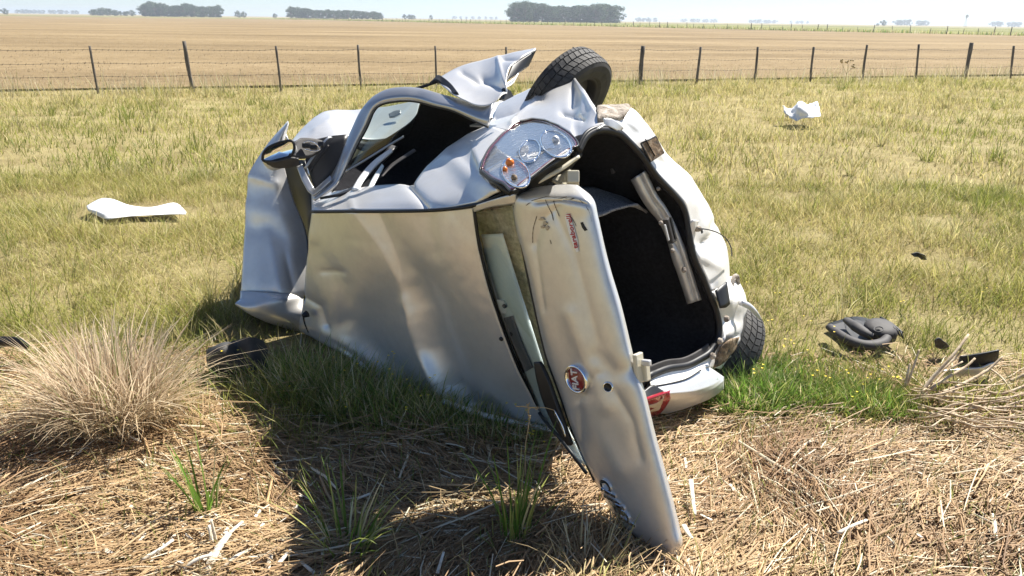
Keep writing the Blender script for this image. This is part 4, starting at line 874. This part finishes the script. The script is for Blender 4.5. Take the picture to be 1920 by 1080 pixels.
fl += patch('bright_grass', [(1400, 745, .22, .16, 2200, .10, .26), (1470, 740, .25, .16, 2300, .08, .22), (1560, 745, .22, .12, 1500, .06, .18), (1640, 760, .20, .12, 1500, .08, .19), (1430, 690, .22, .18, 1500, .08, .2), (1520, 700, .25, .2, 1300, .06, .15), (1620, 735, .2, .12, 900, .07, .16)],
            'lush bright green grass beside the lower rear wheel', w5=(1.5, .30, .15, .06, .02), flowers=2, thin=.5)
M['petal'] = mat('yellow_petal', (.75, .58, .03), .6)
V = []; F = []
extra = [ground(*q)+np.array([0, 0, .1]) for q in ((1450, 590), (1390, 560), (1500, 640), (1560, 660), (1430, 640), (1840, 575), (1690, 600))]
for p in fl+extra:
    for j in range(2):
        c_ = p+rng.normal(0, .02, 3)*np.array([1, 1, .5])+np.array([0, 0, .02])
        for a in np.linspace(0, 6.283, 5)[:-1]+rng.random():
            d = np.array([math.cos(a), math.sin(a), .5])*.0055; s_ = np.array([-math.sin(a), math.cos(a), 0])*.0035; b0 = len(V)
            V += [c_, c_+d*.6+s_, c_+d*1.2, c_+d*.6-s_]; F.append((b0, b0+1, b0+2, b0+3))
o = mesh_obj('yellow_flowers', V, F, 'petal', None, smooth=False); tag(o, 'tiny yellow wildflowers dotted through the grass', 'flowers', kind='stuff')

# ------------------------------------------------------------------ plants that stand alone
def plant(name, px, py, num, r, h0, h1, wid, lean, w5, label, cat, group=None, seed=0, out=1.0):
    rg = np.random.default_rng(seed); c_ = ground(px, py); rr_ = r*np.sqrt(rg.random(num)); a_ = rg.uniform(0, 6.283, num)
    xy_ = np.stack([c_[0]+rr_*np.cos(a_), c_[1]+rr_*np.sin(a_)], 1)
    la = a_+rg.normal(0, .5, num) if out else rg.uniform(0, 6.28, num)
    v, l, ct, cc = blades(xy_, rg.uniform(h0, h1, num), rg.uniform(wid*.6, wid*1.3, num), la, rg.uniform(lean[0], lean[1], num), mixcol(num, w5, rg), segs=4, rng=rg)
    o = fast_mesh(name, v, l, ct, cc, 'blade', loc=(c_[0], c_[1], 0)); tag(o, label, cat, group); return o
def tussock():
    rg = np.random.default_rng(5); c_ = ground(216, 808); num = 1500; a_ = rg.uniform(0, 6.283, num); rr_ = .19*np.sqrt(rg.random(num))
    xy_ = np.stack([c_[0]+rr_*np.cos(a_), c_[1]+.8*rr_*np.sin(a_)], 1); tone = rg.random((num, 1))
    col_ = (np.array([.46, .34, .23])*(1-tone)+np.array([.78, .67, .48])*tone); gsel = rg.random(num) < .10; col_[gsel] = np.array([.24, .26, .10])
    h_ = .12+.40*rg.beta(1.7, 1.7, num); lean_ = np.clip(.10+rr_/.19*.62+rg.normal(0, .26, num), .02, 1.15)
    p1 = blades(xy_, h_, rg.uniform(.003, .0075, num), a_+rg.normal(0, .95, num), lean_, col_, segs=4, rng=rg)
    m2 = 600; a2 = rg.uniform(0, 6.283, m2); r2_ = .08+.18*np.sqrt(rg.random(m2)); x2 = np.stack([c_[0]+r2_*np.cos(a2), c_[1]+.8*r2_*np.sin(a2)], 1)
    p2 = blades(x2, rg.uniform(.08, .30, m2), rg.uniform(.003, .006, m2), a2+rg.normal(0, .9, m2), rg.uniform(.85, 1.25, m2), np.array([.62, .50, .33])*rg.uniform(.7, 1.25, (m2, 1)), segs=4, rng=rg, zbase=gh(x2[:, 0], x2[:, 1])+rg.uniform(.0, .04, m2))
    p1 = merge([p1, p2])
    o = fast_mesh('grass_tussock', *p1, 'blade', loc=(c_[0], c_[1], 0)); tag(o, 'large fountain shaped tussock of dry pinkish straw coloured grass', 'tussock')
tussock()
plant('grass_tuft', 388, 965, 26, .035, .14, .34, .010, (.1, .55), (.8, .35, .05, 0, 0), 'small upright green grass tuft behind the bleached stalks', 'grass tuft', seed=1)
plant('grass_tuft', 655, 1035, 60, .07, .12, .30, .009, (.3, .9), (.6, .5, .15, .05, 0), 'wide sprawling green grass tuft at the edge of the shadow', 'grass tuft', seed=2)
plant('grass_tuft', 965, 1005, 44, .05, .12, .42, .008, (.1, .6), (.8, .35, .06, 0, 0), 'tall green grass tuft beside the hanging tailgate', 'grass tuft', seed=3)
plant('dry_weed', 1105, 1060, 110, .10, .08, .22, .006, (.3, .9), (.0, .05, .45, .1, .5), 'brown dead weed in front of the tailgate tip', 'weed', seed=4)
plant('dry_weed', 1185, 1000, 50, .06, .06, .18, .006, (.3, .9), (.0, .05, .45, .1, .5), 'brown dry sprig against the tailgate lower edge', 'weed', seed=14)
M['stem'] = noisy(mat('dry_stem', (.45, .33, .17), .8), [(.3, (.36, .25, .12)), (.7, (.55, .43, .25))], 20)
def stalk(px, py, pts_px, label, seed):
    g0 = ground(px, py); y0 = g0[1]; pl = [P(x, y, 'y', y0-.03*i) for i, (x, y) in enumerate(pts_px)]
    e_ = empty('grass_stalk', g0); tag(e_, label, 'stalk'); tube('stem', [g0]+pl, [.0022, .0012], 'stem', e_, 5, 18)
    t_ = pl[-1]; d_ = pl[-1]-pl[-2]; d_ /= np.linalg.norm(d_); V = []; F = []
    rg = random.Random(seed)
    for i in range(14):
        c_ = t_-d_*.006*i; a = Vector(d_)+Vector((rg.uniform(-.6, .6), rg.uniform(-.6, .6), rg.uniform(-.2, .4))); a.normalize(); v, f = tube_geo(cr([c_, c_+np.array(a)*.014], 4), np.array([.0008, .0025, .0022, .0004]), 5)
        F += [tuple(q+len(V) for q in u) for u in f]; V += v
    mesh_obj('seed_head', V, F, 'stem', e_)
stalk(462, 945, [(470, 890), (480, 830), (505, 803)], 'dry seed stalk standing at the corner of the car shadow', 1)
stalk(985, 900, [(985, 840), (992, 790), (990, 760)], 'thin dry stalk in front of the rear window', 2)
stalk(1150, 905, [(1128, 860), (1070, 820), (1040, 770), (972, 762)], 'bent dry stalk leaning over the rear window', 3)

M['twig'] = noisy(mat('dead_wood', (.4, .3, .2), .85), [(.3, (.30, .21, .13)), (.5, (.50, .39, .26)), (.7, (.66, .56, .41))], 26, bump=.4, dist=.004)
M['bleached'] = noisy(mat('bleached_stalk', (.7, .64, .52), .8), [(.3, (.42, .35, .24)), (.5, (.70, .64, .52)), (.75, (.82, .78, .68))], 30, bump=.4, dist=.003)
br = empty('dead_branch', ground(1730, 765)); tag(br, 'pile of dead grey brown branches fanning over the straw', 'branch')
def twig(pp, r0, r1, m='twig', par=br, name='twig'):
    pl = [P(x, y, 'z', z) for x, y, z in pp]; tube(name, pl, [r0*1.0, r1*1.0], m, par, 7, 16)
for pp, r0, r1 in (([(1718, 750, .02), (1745, 712, .10), (1785, 668, .20), (1816, 627, .28)], .010, .006), ([(1722, 742, .03), (1760, 700, .10), (1790, 672, .15), (1806, 655, .2)], .007, .004),
                   ([(1697, 725, .04), (1702, 700, .1), (1706, 682, .14)], .007, .005), ([(1700, 722, .04), (1712, 690, .12), (1724, 655, .2)], .007, .004),
                   ([(1725, 745, .03), (1765, 715, .09), (1810, 688, .13), (1828, 672, .16)], .008, .005), ([(1745, 745, .03), (1800, 722, .07), (1850, 695, .11), (1880, 668, .17)], .009, .005),
                   ([(1730, 748, .03), (1790, 745, .05), (1850, 748, .05), (1915, 742, .07)], .008, .005), ([(1720, 765, .02), (1780, 768, .04), (1840, 765, .05), (1918, 762, .06)], .008, .005),
                   ([(1760, 770, .02), (1800, 757, .06), (1860, 768, .05), (1915, 772, .04)], .007, .004), ([(1700, 770, .02), (1770, 780, .03), (1830, 800, .03)], .008, .004),
                   ([(1850, 735, .05), (1880, 738, .07), (1925, 722, .10)], .008, .006), ([(1895, 715, .06), (1925, 700, .1)], .009, .008), ([(1855, 690, .08), (1880, 710, .08), (1905, 745, .05)], .005, .003),
                   ([(1790, 790, .02), (1850, 785, .04), (1920, 795, .04)], .006, .004), ([(1740, 735, .04), (1770, 700, .1), (1805, 678, .15)], .006, .004)):
    twig(pp, r0, r1)
rt_ = random.Random(21)
for i in range(30):
    x0, y0 = rt_.uniform(1690, 1860), rt_.uniform(722, 812); L_ = rt_.uniform(60, 190); a = rt_.gauss(-.08, .22); b = rt_.uniform(-10, 10)
    twig([(x0, y0, .02), (x0+L_*.35*math.cos(a), y0+L_*.35*math.sin(a)+b, .05+rt_.random()*.03), (x0+L_*.7*math.cos(a), y0+L_*.7*math.sin(a)-b*.5, .05+rt_.random()*.04), (x0+L_*math.cos(a), y0+L_*math.sin(a), .03+rt_.random()*.05)], rt_.uniform(.003, .006), .002)
BLE = [([(385, 1075, .01), (408, 1030, .05), (430, 1000, .07)], .016, 'bleached broken maize stalk lying thickest among the straw'), ([(398, 1020, .02), (392, 985, .08)], .010, 'short bleached stalk standing out of the stalk heap'),
       ([(265, 1050, .02), (300, 1030, .04), (325, 1012, .05)], .009, 'bleached flat leaf stalk left of the broken maize stalk'), ([(430, 1000, .05), (455, 978, .06)], .008, 'bleached stalk stub pointing away from the heap'),
       ([(500, 1075, .01), (508, 1040, .04)], .010, 'bleached upright stalk stub right of the stalk heap'), ([(820, 1075, .01), (832, 1035, .03)], .006, 'thin white chip of stalk lying in the tailgate shadow'),
       ([(1295, 900, .05), (1299, 935, .03), (1303, 965, .02)], .009, 'bleached curved stalk right of the tailgate'), ([(1282, 985, .02), (1290, 1000, .02), (1298, 1010, .015)], .010, 'small bleached root beside the tailgate tip'),
       ([(1570, 1000, .02), (1600, 985, .04), (1625, 975, .04)], .008, 'pale split stalk alone on the right hand straw'), ([(1862, 965, .02), (1868, 1010, .02)], .009, 'pale broad straw chip lying below the branches'),
       ([(915, 835, .02), (922, 880, .01)], .008, 'brown stalk stub standing in the car shadow')]
BLE += [([(340, 1068, .02), (372, 1048, .05), (398, 1040, .06)], .010, 'pale flattened stalk resting against the thick maize stalk'), ([(412, 1070, .02), (440, 1045, .05), (470, 1030, .05)], .009, 'pale split stalk fanning right of the thick maize stalk'),
        ([(405, 1015, .03), (400, 992, .09), (396, 975, .13)], .008, 'bleached stub rising behind the thick maize stalk'), ([(520, 1060, .02), (545, 1030, .04)], .009, 'pale curled husk right of the stalk stub'), ([(590, 1075, .02), (560, 1050, .04)], .007, 'pale husk sliver beside the sprawling tuft')]
for pp, r, lb in BLE:
    pl = [P(x, y, 'z', z) for x, y, z in pp]; o = tube('bleached_stalk', pl, [r, r*.7], 'bleached' if 'brown' not in lb else 'twig', None, 7, 10, .6); tag(o, lb, 'stalk')
rg = random.Random(3)
V = []; F = []
for i in range(90):     # chips
    x = rg.gauss(430, 120) if i < 60 else rg.uniform(100, 1850); y = rg.uniform(960, 1078) if i < 60 else rg.uniform(850, 1078); p = ground(x, y)
    if straw_edge(p[0], p[1]) < .1: continue
    a = rg.uniform(0, 6.28); l = rg.uniform(.008, .028); w_ = rg.uniform(.002, .006); p[2] = float(gh(p[0], p[1]))+rg.uniform(.012, .04)
    v, f = box_geo(p, np.array([math.cos(a), math.sin(a), rg.uniform(-.4, .4)])*l, np.array([-math.sin(a), math.cos(a), rg.uniform(-.5, .5)])*w_, np.array([0, 0, .002])); F += [tuple(q+len(V) for q in u) for u in f]; V += v
o = mesh_obj('stalk_chips', V, F, 'bleached', None, smooth=False); tag(o, 'small pale chips of stalk scattered over the straw', 'chips', kind='stuff')

# thistle by the fence
tb = ground(1583, 160); th = empty('thistle', tb); tag(th, 'dry branching thistle skeleton growing by the wire fence', 'thistle'); rg = random.Random(9)
def branch(p, d, l, r, dep):
    q = p+d*l; tube('stem', [p, (p+q)/2+np.array([rg.uniform(-.02, .02), 0, rg.uniform(0, .03)]), q], [r, r*.6], 'stem', th, 5, 5)
    if dep == 0:
        mesh_obj('flower_head', *lathe_geo([(.001, .03), (.022, .022), (.026, 0), (.014, -.018), (.001, -.02)], q, d, 7), 'stem', th); return
    for k in range(3 if dep > 1 else 2):
        v = d+np.array([rg.uniform(-.75, .75), rg.uniform(-.4, .4), rg.uniform(-.05, .4)]); branch(q, v/np.linalg.norm(v), l*rg.uniform(.5, .8), r*.65, dep-1)
branch(tb, np.array([.05, 0, 1.0]), .30, .010, 3)

# ------------------------------------------------------------------ debris
def thing_net(name, rows, m, label, cat, nr=12, nc=16, thick=.006, rough=.0, seed=0, lin_c=False):
    o = net(name, rows, m, None, nr, nc, thick, rough=rough, seed=seed, lin_c=lin_c); tag(o, label, cat); return o
thing_net('bumper_skin', [[(162, 386, 'z', 0.090), (188, 373, 'z', 0.110), (212, 374, 'z', 0.090), (245, 386, 'z', 0.070), (285, 388, 'z', 0.070), (328, 381, 'z', 0.080), (349, 397, 'z', 0.060)],
                            [(164, 392, 'z', 0.080), (190, 394, 'z', 0.090), (215, 395, 'z', 0.080), (248, 397, 'z', 0.065), (288, 396, 'z', 0.065), (325, 393, 'z', 0.070), (349, 399, 'z', 0.055)],
                            [(166, 396, 'z', 0.060), (195, 410, 'z', 0.040), (218, 409, 'z', 0.050), (250, 405, 'z', 0.050), (290, 403, 'z', 0.050), (322, 402, 'z', 0.050), (348, 402, 'z', 0.050)]], 'white', 'long white curved plastic skin lying flat in the grass', 'plastic skin', 14, 40, .004, .004, 2)
thing_net('plastic_sheet', [[(1467, 198, 'y', 13.8), (1482, 206, 'y', 13.8), (1500, 190, 'y', 14.0), (1515, 196, 'y', 14.0), (1532, 190, 'y', 14.0)], [(1470, 212, 'y', 13.6), (1486, 213, 'y', 13.5), (1502, 203, 'y', 13.3), (1518, 208, 'y', 13.5), (1536, 203, 'y', 13.6)], [(1474, 218, 'y', 13.7), (1490, 224, 'y', 13.2), (1505, 222, 'y', 13.2), (1520, 221, 'y', 13.2), (1539, 218, 'y', 13.3)]], 'white', 'crumpled white plastic sheet caught upright in the grass', 'plastic sheet', 20, 30, .01, .06, 4)
dc = empty('plastic_duct', ground(1620, 648)); tag(dc, 'dark grey curved plastic air duct with round boss lying in grass', 'air duct')
def zf(x, y): return 1350+x/2.7, 450+y/2.7
def zp(x, y, z): a, b = zf(x, y); return P(a, b, 'z', z-.03)
tube('hook_pipe', [zp(555, 440, .09), zp(600, 475, .09), zp(660, 510, .085), zp(740, 532, .08), zp(815, 522, .08), zp(848, 492, .09)], [.024, .028, .030, .031, .030, .022], 'greyplastic', dc, 14, 40, .8)
tube('duct_ridge', [zp(640, 405, .10), zp(690, 440, .11), zp(735, 470, .105), zp(775, 486, .095)], [.022, .034, .030, .016], 'greyplastic', dc, 14, 24, .75)
ls = mesh_obj('boss', *lathe_geo([(.0005, .030), (.05, .028), (.075, .020), (.088, .005), (.088, -.04)], zp(815, 448, .10), (0, -.22, 1), 36), 'greyplastic', dc)
V, F = tube_geo([zp(803+24*math.cos(a), 452+13*math.sin(a), .128) for a in np.linspace(0, 2*math.pi, 25)], .0035, 6); mesh_obj('boss_ring', V, F, 'greyplastic', ls)
net('duct_base', [[zp(545, 430, .05), zp(700, 395, .05), zp(900, 460, .05)], [zp(620, 510, .03), zp(720, 545, .03), zp(850, 520, .03)]], 'black', dc, 8, 14, .02)
for k in range(7):
    a = zp(812+k*17, 392+k*12, .12); tube('lattice_rib', [a, zp(822+k*17, 412+k*13, .10), zp(838+k*15, 432+k*11, .07)], .005, 'black', dc, 6, 8)
tube('lattice_edge', [zp(812, 392, .12), zp(870, 425, .12), zp(925, 470, .10)], .006, 'black', dc, 6, 10)
bp = empty('bumper_piece', ground(1820, 705)); tag(bp, 'broken black and silver bumper piece lying behind the dead branches', 'bumper piece')
net('black_face', [[zp(1215, 590, .14), zp(1310, 575, .16), zp(1412, 557, .18)], [zp(1200, 640, .08), zp(1300, 645, .08), zp(1405, 610, .10)]], 'black', bp, 8, 14, .008)
net('silver_edge', [[zp(1120, 665, .08), zp(1220, 652, .09), zp(1320, 648, .09), zp(1390, 620, .10)], [zp(1125, 690, .03), zp(1220, 690, .03), zp(1310, 685, .03), zp(1385, 635, .06)]], 'primer', bp, 8, 16, .006, rough=.01)
o = thing_net('plastic_fragment', [[zp(1085, 505, .12), zp(1110, 495, .13), zp(1140, 515, .11)], [zp(1090, 540, .06), zp(1125, 550, .05), zp(1165, 545, .05)]], 'greyplastic', 'small dark grey plastic fragment between the air duct and branches', 'plastic fragment', 8, 10, .006, .02, 3)
o = thing_net('plastic_shard', [[zp(965, 70, .14), zp(1000, 60, .15), zp(1040, 78, .14)], [zp(985, 85, .12), zp(1010, 90, .10), zp(1048, 95, .10)]], 'greyplastic', 'tiny grey plastic shard far behind the air duct', 'plastic shard', 6, 8, .006, .03, 5)
o = thing_net('trim_strip', [[(-20, 632, 'z', .16), (15, 631, 'z', .17), (38, 634, 'z', .16), (56, 648, 'z', .12)], [(-20, 642, 'z', .14), (10, 644, 'z', .14), (32, 646, 'z', .13), (52, 652, 'z', .11)], [(-20, 662, 'z', .02), (8, 650, 'z', .1), (30, 650, 'z', .1), (50, 655, 'z', .08)]], 'black', 'black plastic trim strip sticking out beside the tussock', 'trim strip', 10, 16, .006)
o = thing_net('black_liner', [[(385, 655, 'z', .10), (415, 645, 'z', .16), (440, 640, 'z', .14), (468, 632, 'z', .20), (498, 640, 'z', .12)], [(388, 672, 'z', .08), (418, 660, 'z', .14), (445, 655, 'z', .12), (470, 652, 'z', .15), (503, 660, 'z', .08)], [(392, 690, 'z', .02), (420, 700, 'z', .02), (450, 702, 'z', .02), (478, 700, 'z', .02), (500, 690, 'z', .02)]], 'rubber', 'crumpled black wheel arch liner in the shade before the bonnet', 'liner', 16, 24, .01, .02, 6)

# ------------------------------------------------------------------ fences
M['post'] = noisy(mat('weathered_post', (.13, .11, .09), .9), [(.3, (.06, .05, .042)), (.7, (.20, .175, .145))], 14, bump=.6, sc=(1, 1, .15))
M['wire'] = mat('rusty_wire', (.10, .085, .07), .6, .5)
fence = empty('wire_fence', F1); tag(fence, 'barbed wire fence with dark wooden posts edging the stubble field', 'fence')
def on_fence(px, py):
    d = ray(px, py); return CAMP+d*(((F1-CAMP)@FN)/(d@FN))
POSTS = [(168, 86, 181, .026), (345, 77, 360, .046), (517, 86, 525, .026), (671, 84, 677, .028), (816, 86, 818, .024), (949, 88, 949, .024), (1075, 88, 1074, .024), (1206, 86, 1202, .058), (1314, 88, 1307, .036), (1421, 88, 1416, .036), (1526, 88, 1521, .036), (1626, 84, 1619, .036), (1723, 83, 1719, .036), (1822, 80, 1811, .060), (1901, 86, 1896, .036)]
tops = []
for i, (tx, ty, bx_, r) in enumerate(POSTS):
    top = on_fence(tx, ty); gy_ = 160-(bx_-350)*.012; bot = on_fence(bx_+(bx_-tx)*.12, gy_); bot[2] = -.05; tops.append(top)
    n_ = 7; pl = cr([bot, bot*.5+top*.5+np.array([random.uniform(-.02, .02), 0, 0]), top], n_)
    V, F = tube_geo(pl, np.array([r*random.uniform(.88, 1.1) for _ in range(n_)]), 8); mesh_obj('post', V, F, 'post', fence)
t0_ = [on_fence(-60, 89)]+tops+[on_fence(1990, 86)]
for hh in (.90, .63, .36):
    pl = []
    for a, b in zip(t0_[:-1], t0_[1:]):
        for u in np.linspace(0, 1, 9)[:-1]:
            q = a*(1-u)+b*u; q = q.copy(); q[2] = hh*1.02-.03*4*u*(1-u)*random.uniform(.5, 1.2); pl.append(q)
    V, F = tube_geo(pl, .0042 if hh > .8 else .0034, 5); wr = mesh_obj('wire', V, F, 'wire', fence)
    bv = []; bf = []
    for j in range(0, len(pl)-1):
        for u in np.linspace(0, 1, 3)[:-1]:
            q = pl[j]*(1-u)+pl[j+1]*u; v, f = tube_geo([q-FDIR*.012-np.array([0, 0, .018]), q, q+FDIR*.012+np.array([0, 0, .018])], .004, 4); bf += [tuple(k_+len(bv) for k_ in x) for x in f]; bv += v
    bb = mesh_obj('barbs', bv, bf, 'wire', wr); bb['kind'] = 'stuff'
ff = empty('far_fence', B1); tag(ff, 'distant post fence between stubble and green field', 'fence')
V, F = tube_geo([np.array([0, 0, -.1]), np.array([0, 0, .6]), np.array([.02, 0, 1.25])], np.array([.07, .065, .06]), 6); pm = None
L_far = 620; s = -70.0; i = 0; rg = random.Random(4)
while s < 330:
    q = B1+BD*s
    if pm is None:
        o = mesh_obj('post', V, F, 'post', None); pm = o.data
    else:
        o = bpy.data.objects.new('post', pm); COL.objects.link(o)
    o.parent = ff; o.location = [float(a) for a in (q-B1)]; k = rg.uniform(.8, 1.25); o.scale = (k*(1.6 if i % 6 == 0 else 1), k, k if i % 6 else 1.2); o.rotation_euler = (rg.uniform(-.06, .06), rg.uniform(-.06, .06), rg.uniform(0, 6))
    s += rg.uniform(2.4, 4.2); i += 1
for hh in (1.05, .6):
    V, F = tube_geo([B1-BD*70+np.array([0, 0, hh]), B1+BD*330+np.array([0, 0, hh])], .012, 4); mesh_obj('wire', V, F, 'wire', ff)
xy = (B1[None, :2]+rng.uniform(-80, 420, 6000)[:, None]*BD[None, :2]+rng.normal(0, 1.2, 6000)[:, None]*BN[None, :2])
o = fast_mesh('far_fence_weeds', *blades(xy, rng.uniform(.3, .9, 6000), rng.uniform(.10, .22, 6000), rng.uniform(0, 6.28, 6000), rng.uniform(.1, .6, 6000), mixcol(6000, (.5, .6, .3, .05, .1), rng), zbase=np.zeros(6000), segs=2, rng=rng), 'blade'); tag(o, 'green weeds growing along the distant post fence', 'weeds', kind='stuff')

# ------------------------------------------------------------------ trees
M['leaf'] = blade_material('tree_leaves', .2, .6); M['bark'] = noisy(mat('bark', (.16, .13, .10), .9), [(.3, (.09, .07, .055)), (.7, (.22, .18, .14))], 3)
def tree_meshes(seed, wide, crown_low, dens=1300):
    rg = np.random.default_rng(seed); H_ = 10.0
    # trunk + limbs
    pr_ = [tube_geo(cr([(0, 0, -.3), (.15, .1, H_*.3), (-.1, .2, H_*.62), (0, 0, H_*.8)], 8), np.linspace(.34, .08, 8), 7)]
    cl_ = []
    for k_ in range(26):
        a = rg.uniform(0, 6.28); z_ = rg.uniform(crown_low, .9)*H_; rad_ = wide*H_*(.10+.30*rg.random())*math.sqrt(max(.25, 1-((z_/H_-.5)/.52)**2))
        e_ = np.array([math.cos(a)*rad_, math.sin(a)*rad_, z_]); cl_.append((e_, rg.uniform(.9, 1.7)*wide))
        pr_.append(tube_geo(cr([(0, 0, z_*.55), e_*np.array([.5, .5, 1])-np.array([0, 0, z_*.16]), e_], 5), np.linspace(.13, .03, 5), 5))
    cl_.append((np.array([0, 0, H_*.9]), 1.2*wide))
    V = []; C_ = []
    for e_, r_ in cl_:
        m_ = dens//len(cl_)*2; tone = rg.uniform(.75, 1.25)
        p = rg.normal(0, 1, (m_, 3)); p /= np.linalg.norm(p, axis=1, keepdims=True); p = e_+p*(r_*rg.random((m_, 1))**.45)*np.array([1.1, 1.1, .85])
        n1_ = rg.normal(0, 1, (m_, 3)); n1_ /= np.linalg.norm(n1_, axis=1, keepdims=True); n2_ = np.cross(n1_, rg.normal(0, 1, (m_, 3))); n2_ /= np.linalg.norm(n2_, axis=1, keepdims=True)
        sz = rg.uniform(.16, .36, (m_, 1)); c_ = np.array([.055, .092, .036])*tone*rg.uniform(.7, 1.35, (m_, 1))
        V.append(np.stack([p-n1_*sz, p+n2_*sz*.6, p+n1_*sz, p-n2_*sz*.6], 1).reshape(-1, 3)); C_.append(np.repeat(c_, 4, 0))
    V = np.concatenate(V); C_ = np.concatenate(C_); nq = len(V)//4
    cr_ = fast_mesh('crown', V, np.arange(nq*4), np.full(nq, 4), C_, 'leaf'); tv, tf = join_geo(pr_); tk = mesh_obj('trunk', tv, tf, 'bark', None)
    a, b = tk.data, cr_.data; bpy.data.objects.remove(tk); bpy.data.objects.remove(cr_); return a, b
VAR = [tree_meshes(1, 1.1, .06), tree_meshes(2, 1.0, .08), tree_meshes(3, 1.35, .06), tree_meshes(4, 1.05, .05)]
def tree(px, dist, hgt, var, label, group, wide=1.0, seed=0):
    d = ray(px, 38); p = CAMP+d*(dist/d[1]); e_ = empty('tree', (p[0], p[1], 0)); tag(e_, label, 'tree', group)
    k_ = hgt/10; e_.scale = (k_*wide, k_*wide, k_); e_.rotation_euler = (0, 0, seed*1.7)
    for nm, me_ in zip(('trunk', 'crown'), VAR[var]):
        o = bpy.data.objects.new(nm, me_); COL.objects.link(o); o.parent = e_
rg = random.Random(17)
def grove(x0, x1, n, dist, h_of, label, group, vs=(0, 1, 3), wide=(1.0, 1.5)):
    for i in range(n):
        px = x0+(x1-x0)*(i+.5+rg.uniform(-.3, .3))/n; u = (px-x0)/(x1-x0)
        tree(px, dist+rg.uniform(-18, 18), h_of(u)*rg.uniform(.88, 1.08), rg.choice(vs), label, group, rg.uniform(*wide), rg.uniform(0, 6))
grove(960, 1158, 30, 590, lambda u: 12.0+1.5*math.sin(u*9)-2.0*max(0, u-.85)*4, 'tall hazy tree in the dense grove straight behind the wreck', 'grove behind the wreck')
grove(268, 414, 26, 700, lambda u: 11.0-2.2*u+.8*math.sin(u*14), 'tall hazy tree in the long windbreak on the horizon', 'windbreak on the horizon')
grove(172, 250, 12, 760, lambda u: 5.6+1.2*math.sin(u*6), 'low rounded tree in the copse beside the long windbreak', 'copse beside the windbreak', (2, 3))
grove(543, 716, 32, 720, lambda u: (9.2 if u < .22 else 7.6)-3.0*max(0, u-.5), 'low hazy tree in the tapering tree belt', 'tapering tree belt', (0, 2, 3))
grove(440, 466, 2, 700, lambda u: 5.6, 'small round tree of the pair between windbreak and tree belt', 'pair of round trees', (2,), (.9, 1.1))
tree(516, 720, 4.0, 2, 'lone small round tree at the start of the tree belt', None, 1.0, 2)
tree(11, 720, 5.2, 2, 'lone round bush like tree far past the stubble field', None, 1.3, 1)
grove(752, 781, 3, 900, lambda u: 5.0, 'tiny far tree in the clump past the tree belt', 'clump past the tree belt', (2, 3))
tree(808, 900, 5.2, 1, 'tiny lone far tree between tree belt and grove', None, 1.0, 3)
tree(1657, 800, 5.6, 2, 'lone dark round tree standing in the green field', None, 1.1, 4); tree(1647, 810, 2.6, 2, 'small bush beside the lone dark tree in the green field', None, 1.2, 5)
for (x0, x1, dist, hh, n) in ((1680, 1708, 1500, 10, 4), (1718, 1742, 1500, 9, 3), (1862, 1880, 1600, 10, 3), (1888, 1915, 1600, 9, 4), (1275, 1345, 2200, 9, 9), (1405, 1455, 2000, 9, 6), (1480, 1520, 2200, 8, 4), (1195, 1230, 1800, 9, 4), (30, 150, 1900, 9, 14), (850, 935, 2300, 8, 8)):
    grove(x0, x1, n, dist, lambda u: hh, 'faint tree on the far hazy skyline', 'faint trees on the skyline', (0, 2, 3), (1.2, 1.9))
wm = empty('windmill', (0, 0, 0)); d = ray(1811, 40); wp = CAMP+d*(700/d[1]); wm.location = (float(wp[0]), float(wp[1]), 0); tag(wm, 'distant farm windmill standing in the green field', 'windmill')
wb = np.array([wp[0], wp[1], 0])
V, F = join_geo([tube_geo([wb+np.array([sx*.9, sy*.9, 0]), wb+np.array([sx*.1, sy*.1, 8.5])], .07, 5) for sx in (-1, 1) for sy in (-1, 1)]); mesh_obj('tower', V, F, 'post', wm)
V, F = join_geo([box_geo(wb+np.array([math.cos(a)*.9, -.5, 8.7+math.sin(a)*.9]), np.array([math.cos(a), 0, math.sin(a)])*.6, np.array([-math.sin(a), .3, math.cos(a)])*.16, np.array([0, .02, 0])) for a in np.linspace(0, 6.283, 13)[:-1]]); mesh_obj('rotor', V, F, 'post', wm, smooth=False)

#@@HAZE
def haze(density):
    V, F = box_geo((0, 2600, 9.0), (3600, 0, 0), (0, 3000, 0), (0, 0, 10.0))
    hz = mesh_obj('haze', V, F, 'white', None, smooth=False); hz.data.materials.clear()
    m = bpy.data.materials.new('haze_air'); m.use_nodes = True; t = m.node_tree; t.nodes.clear()
    o = t.nodes.new('ShaderNodeOutputMaterial'); v = t.nodes.new('ShaderNodeVolumePrincipled')
    v.inputs['Color'].default_value = (.80, .88, .97, 1); v.inputs['Density'].default_value = density; v.inputs['Anisotropy'].default_value = .2
    t.links.new(v.outputs[0], o.inputs['Volume']); hz.data.materials.append(m); tag(hz, 'thin pale haze in the air over the plain', 'haze', kind='stuff'); hz['kind'] = 'stuff'
haze(.00045)
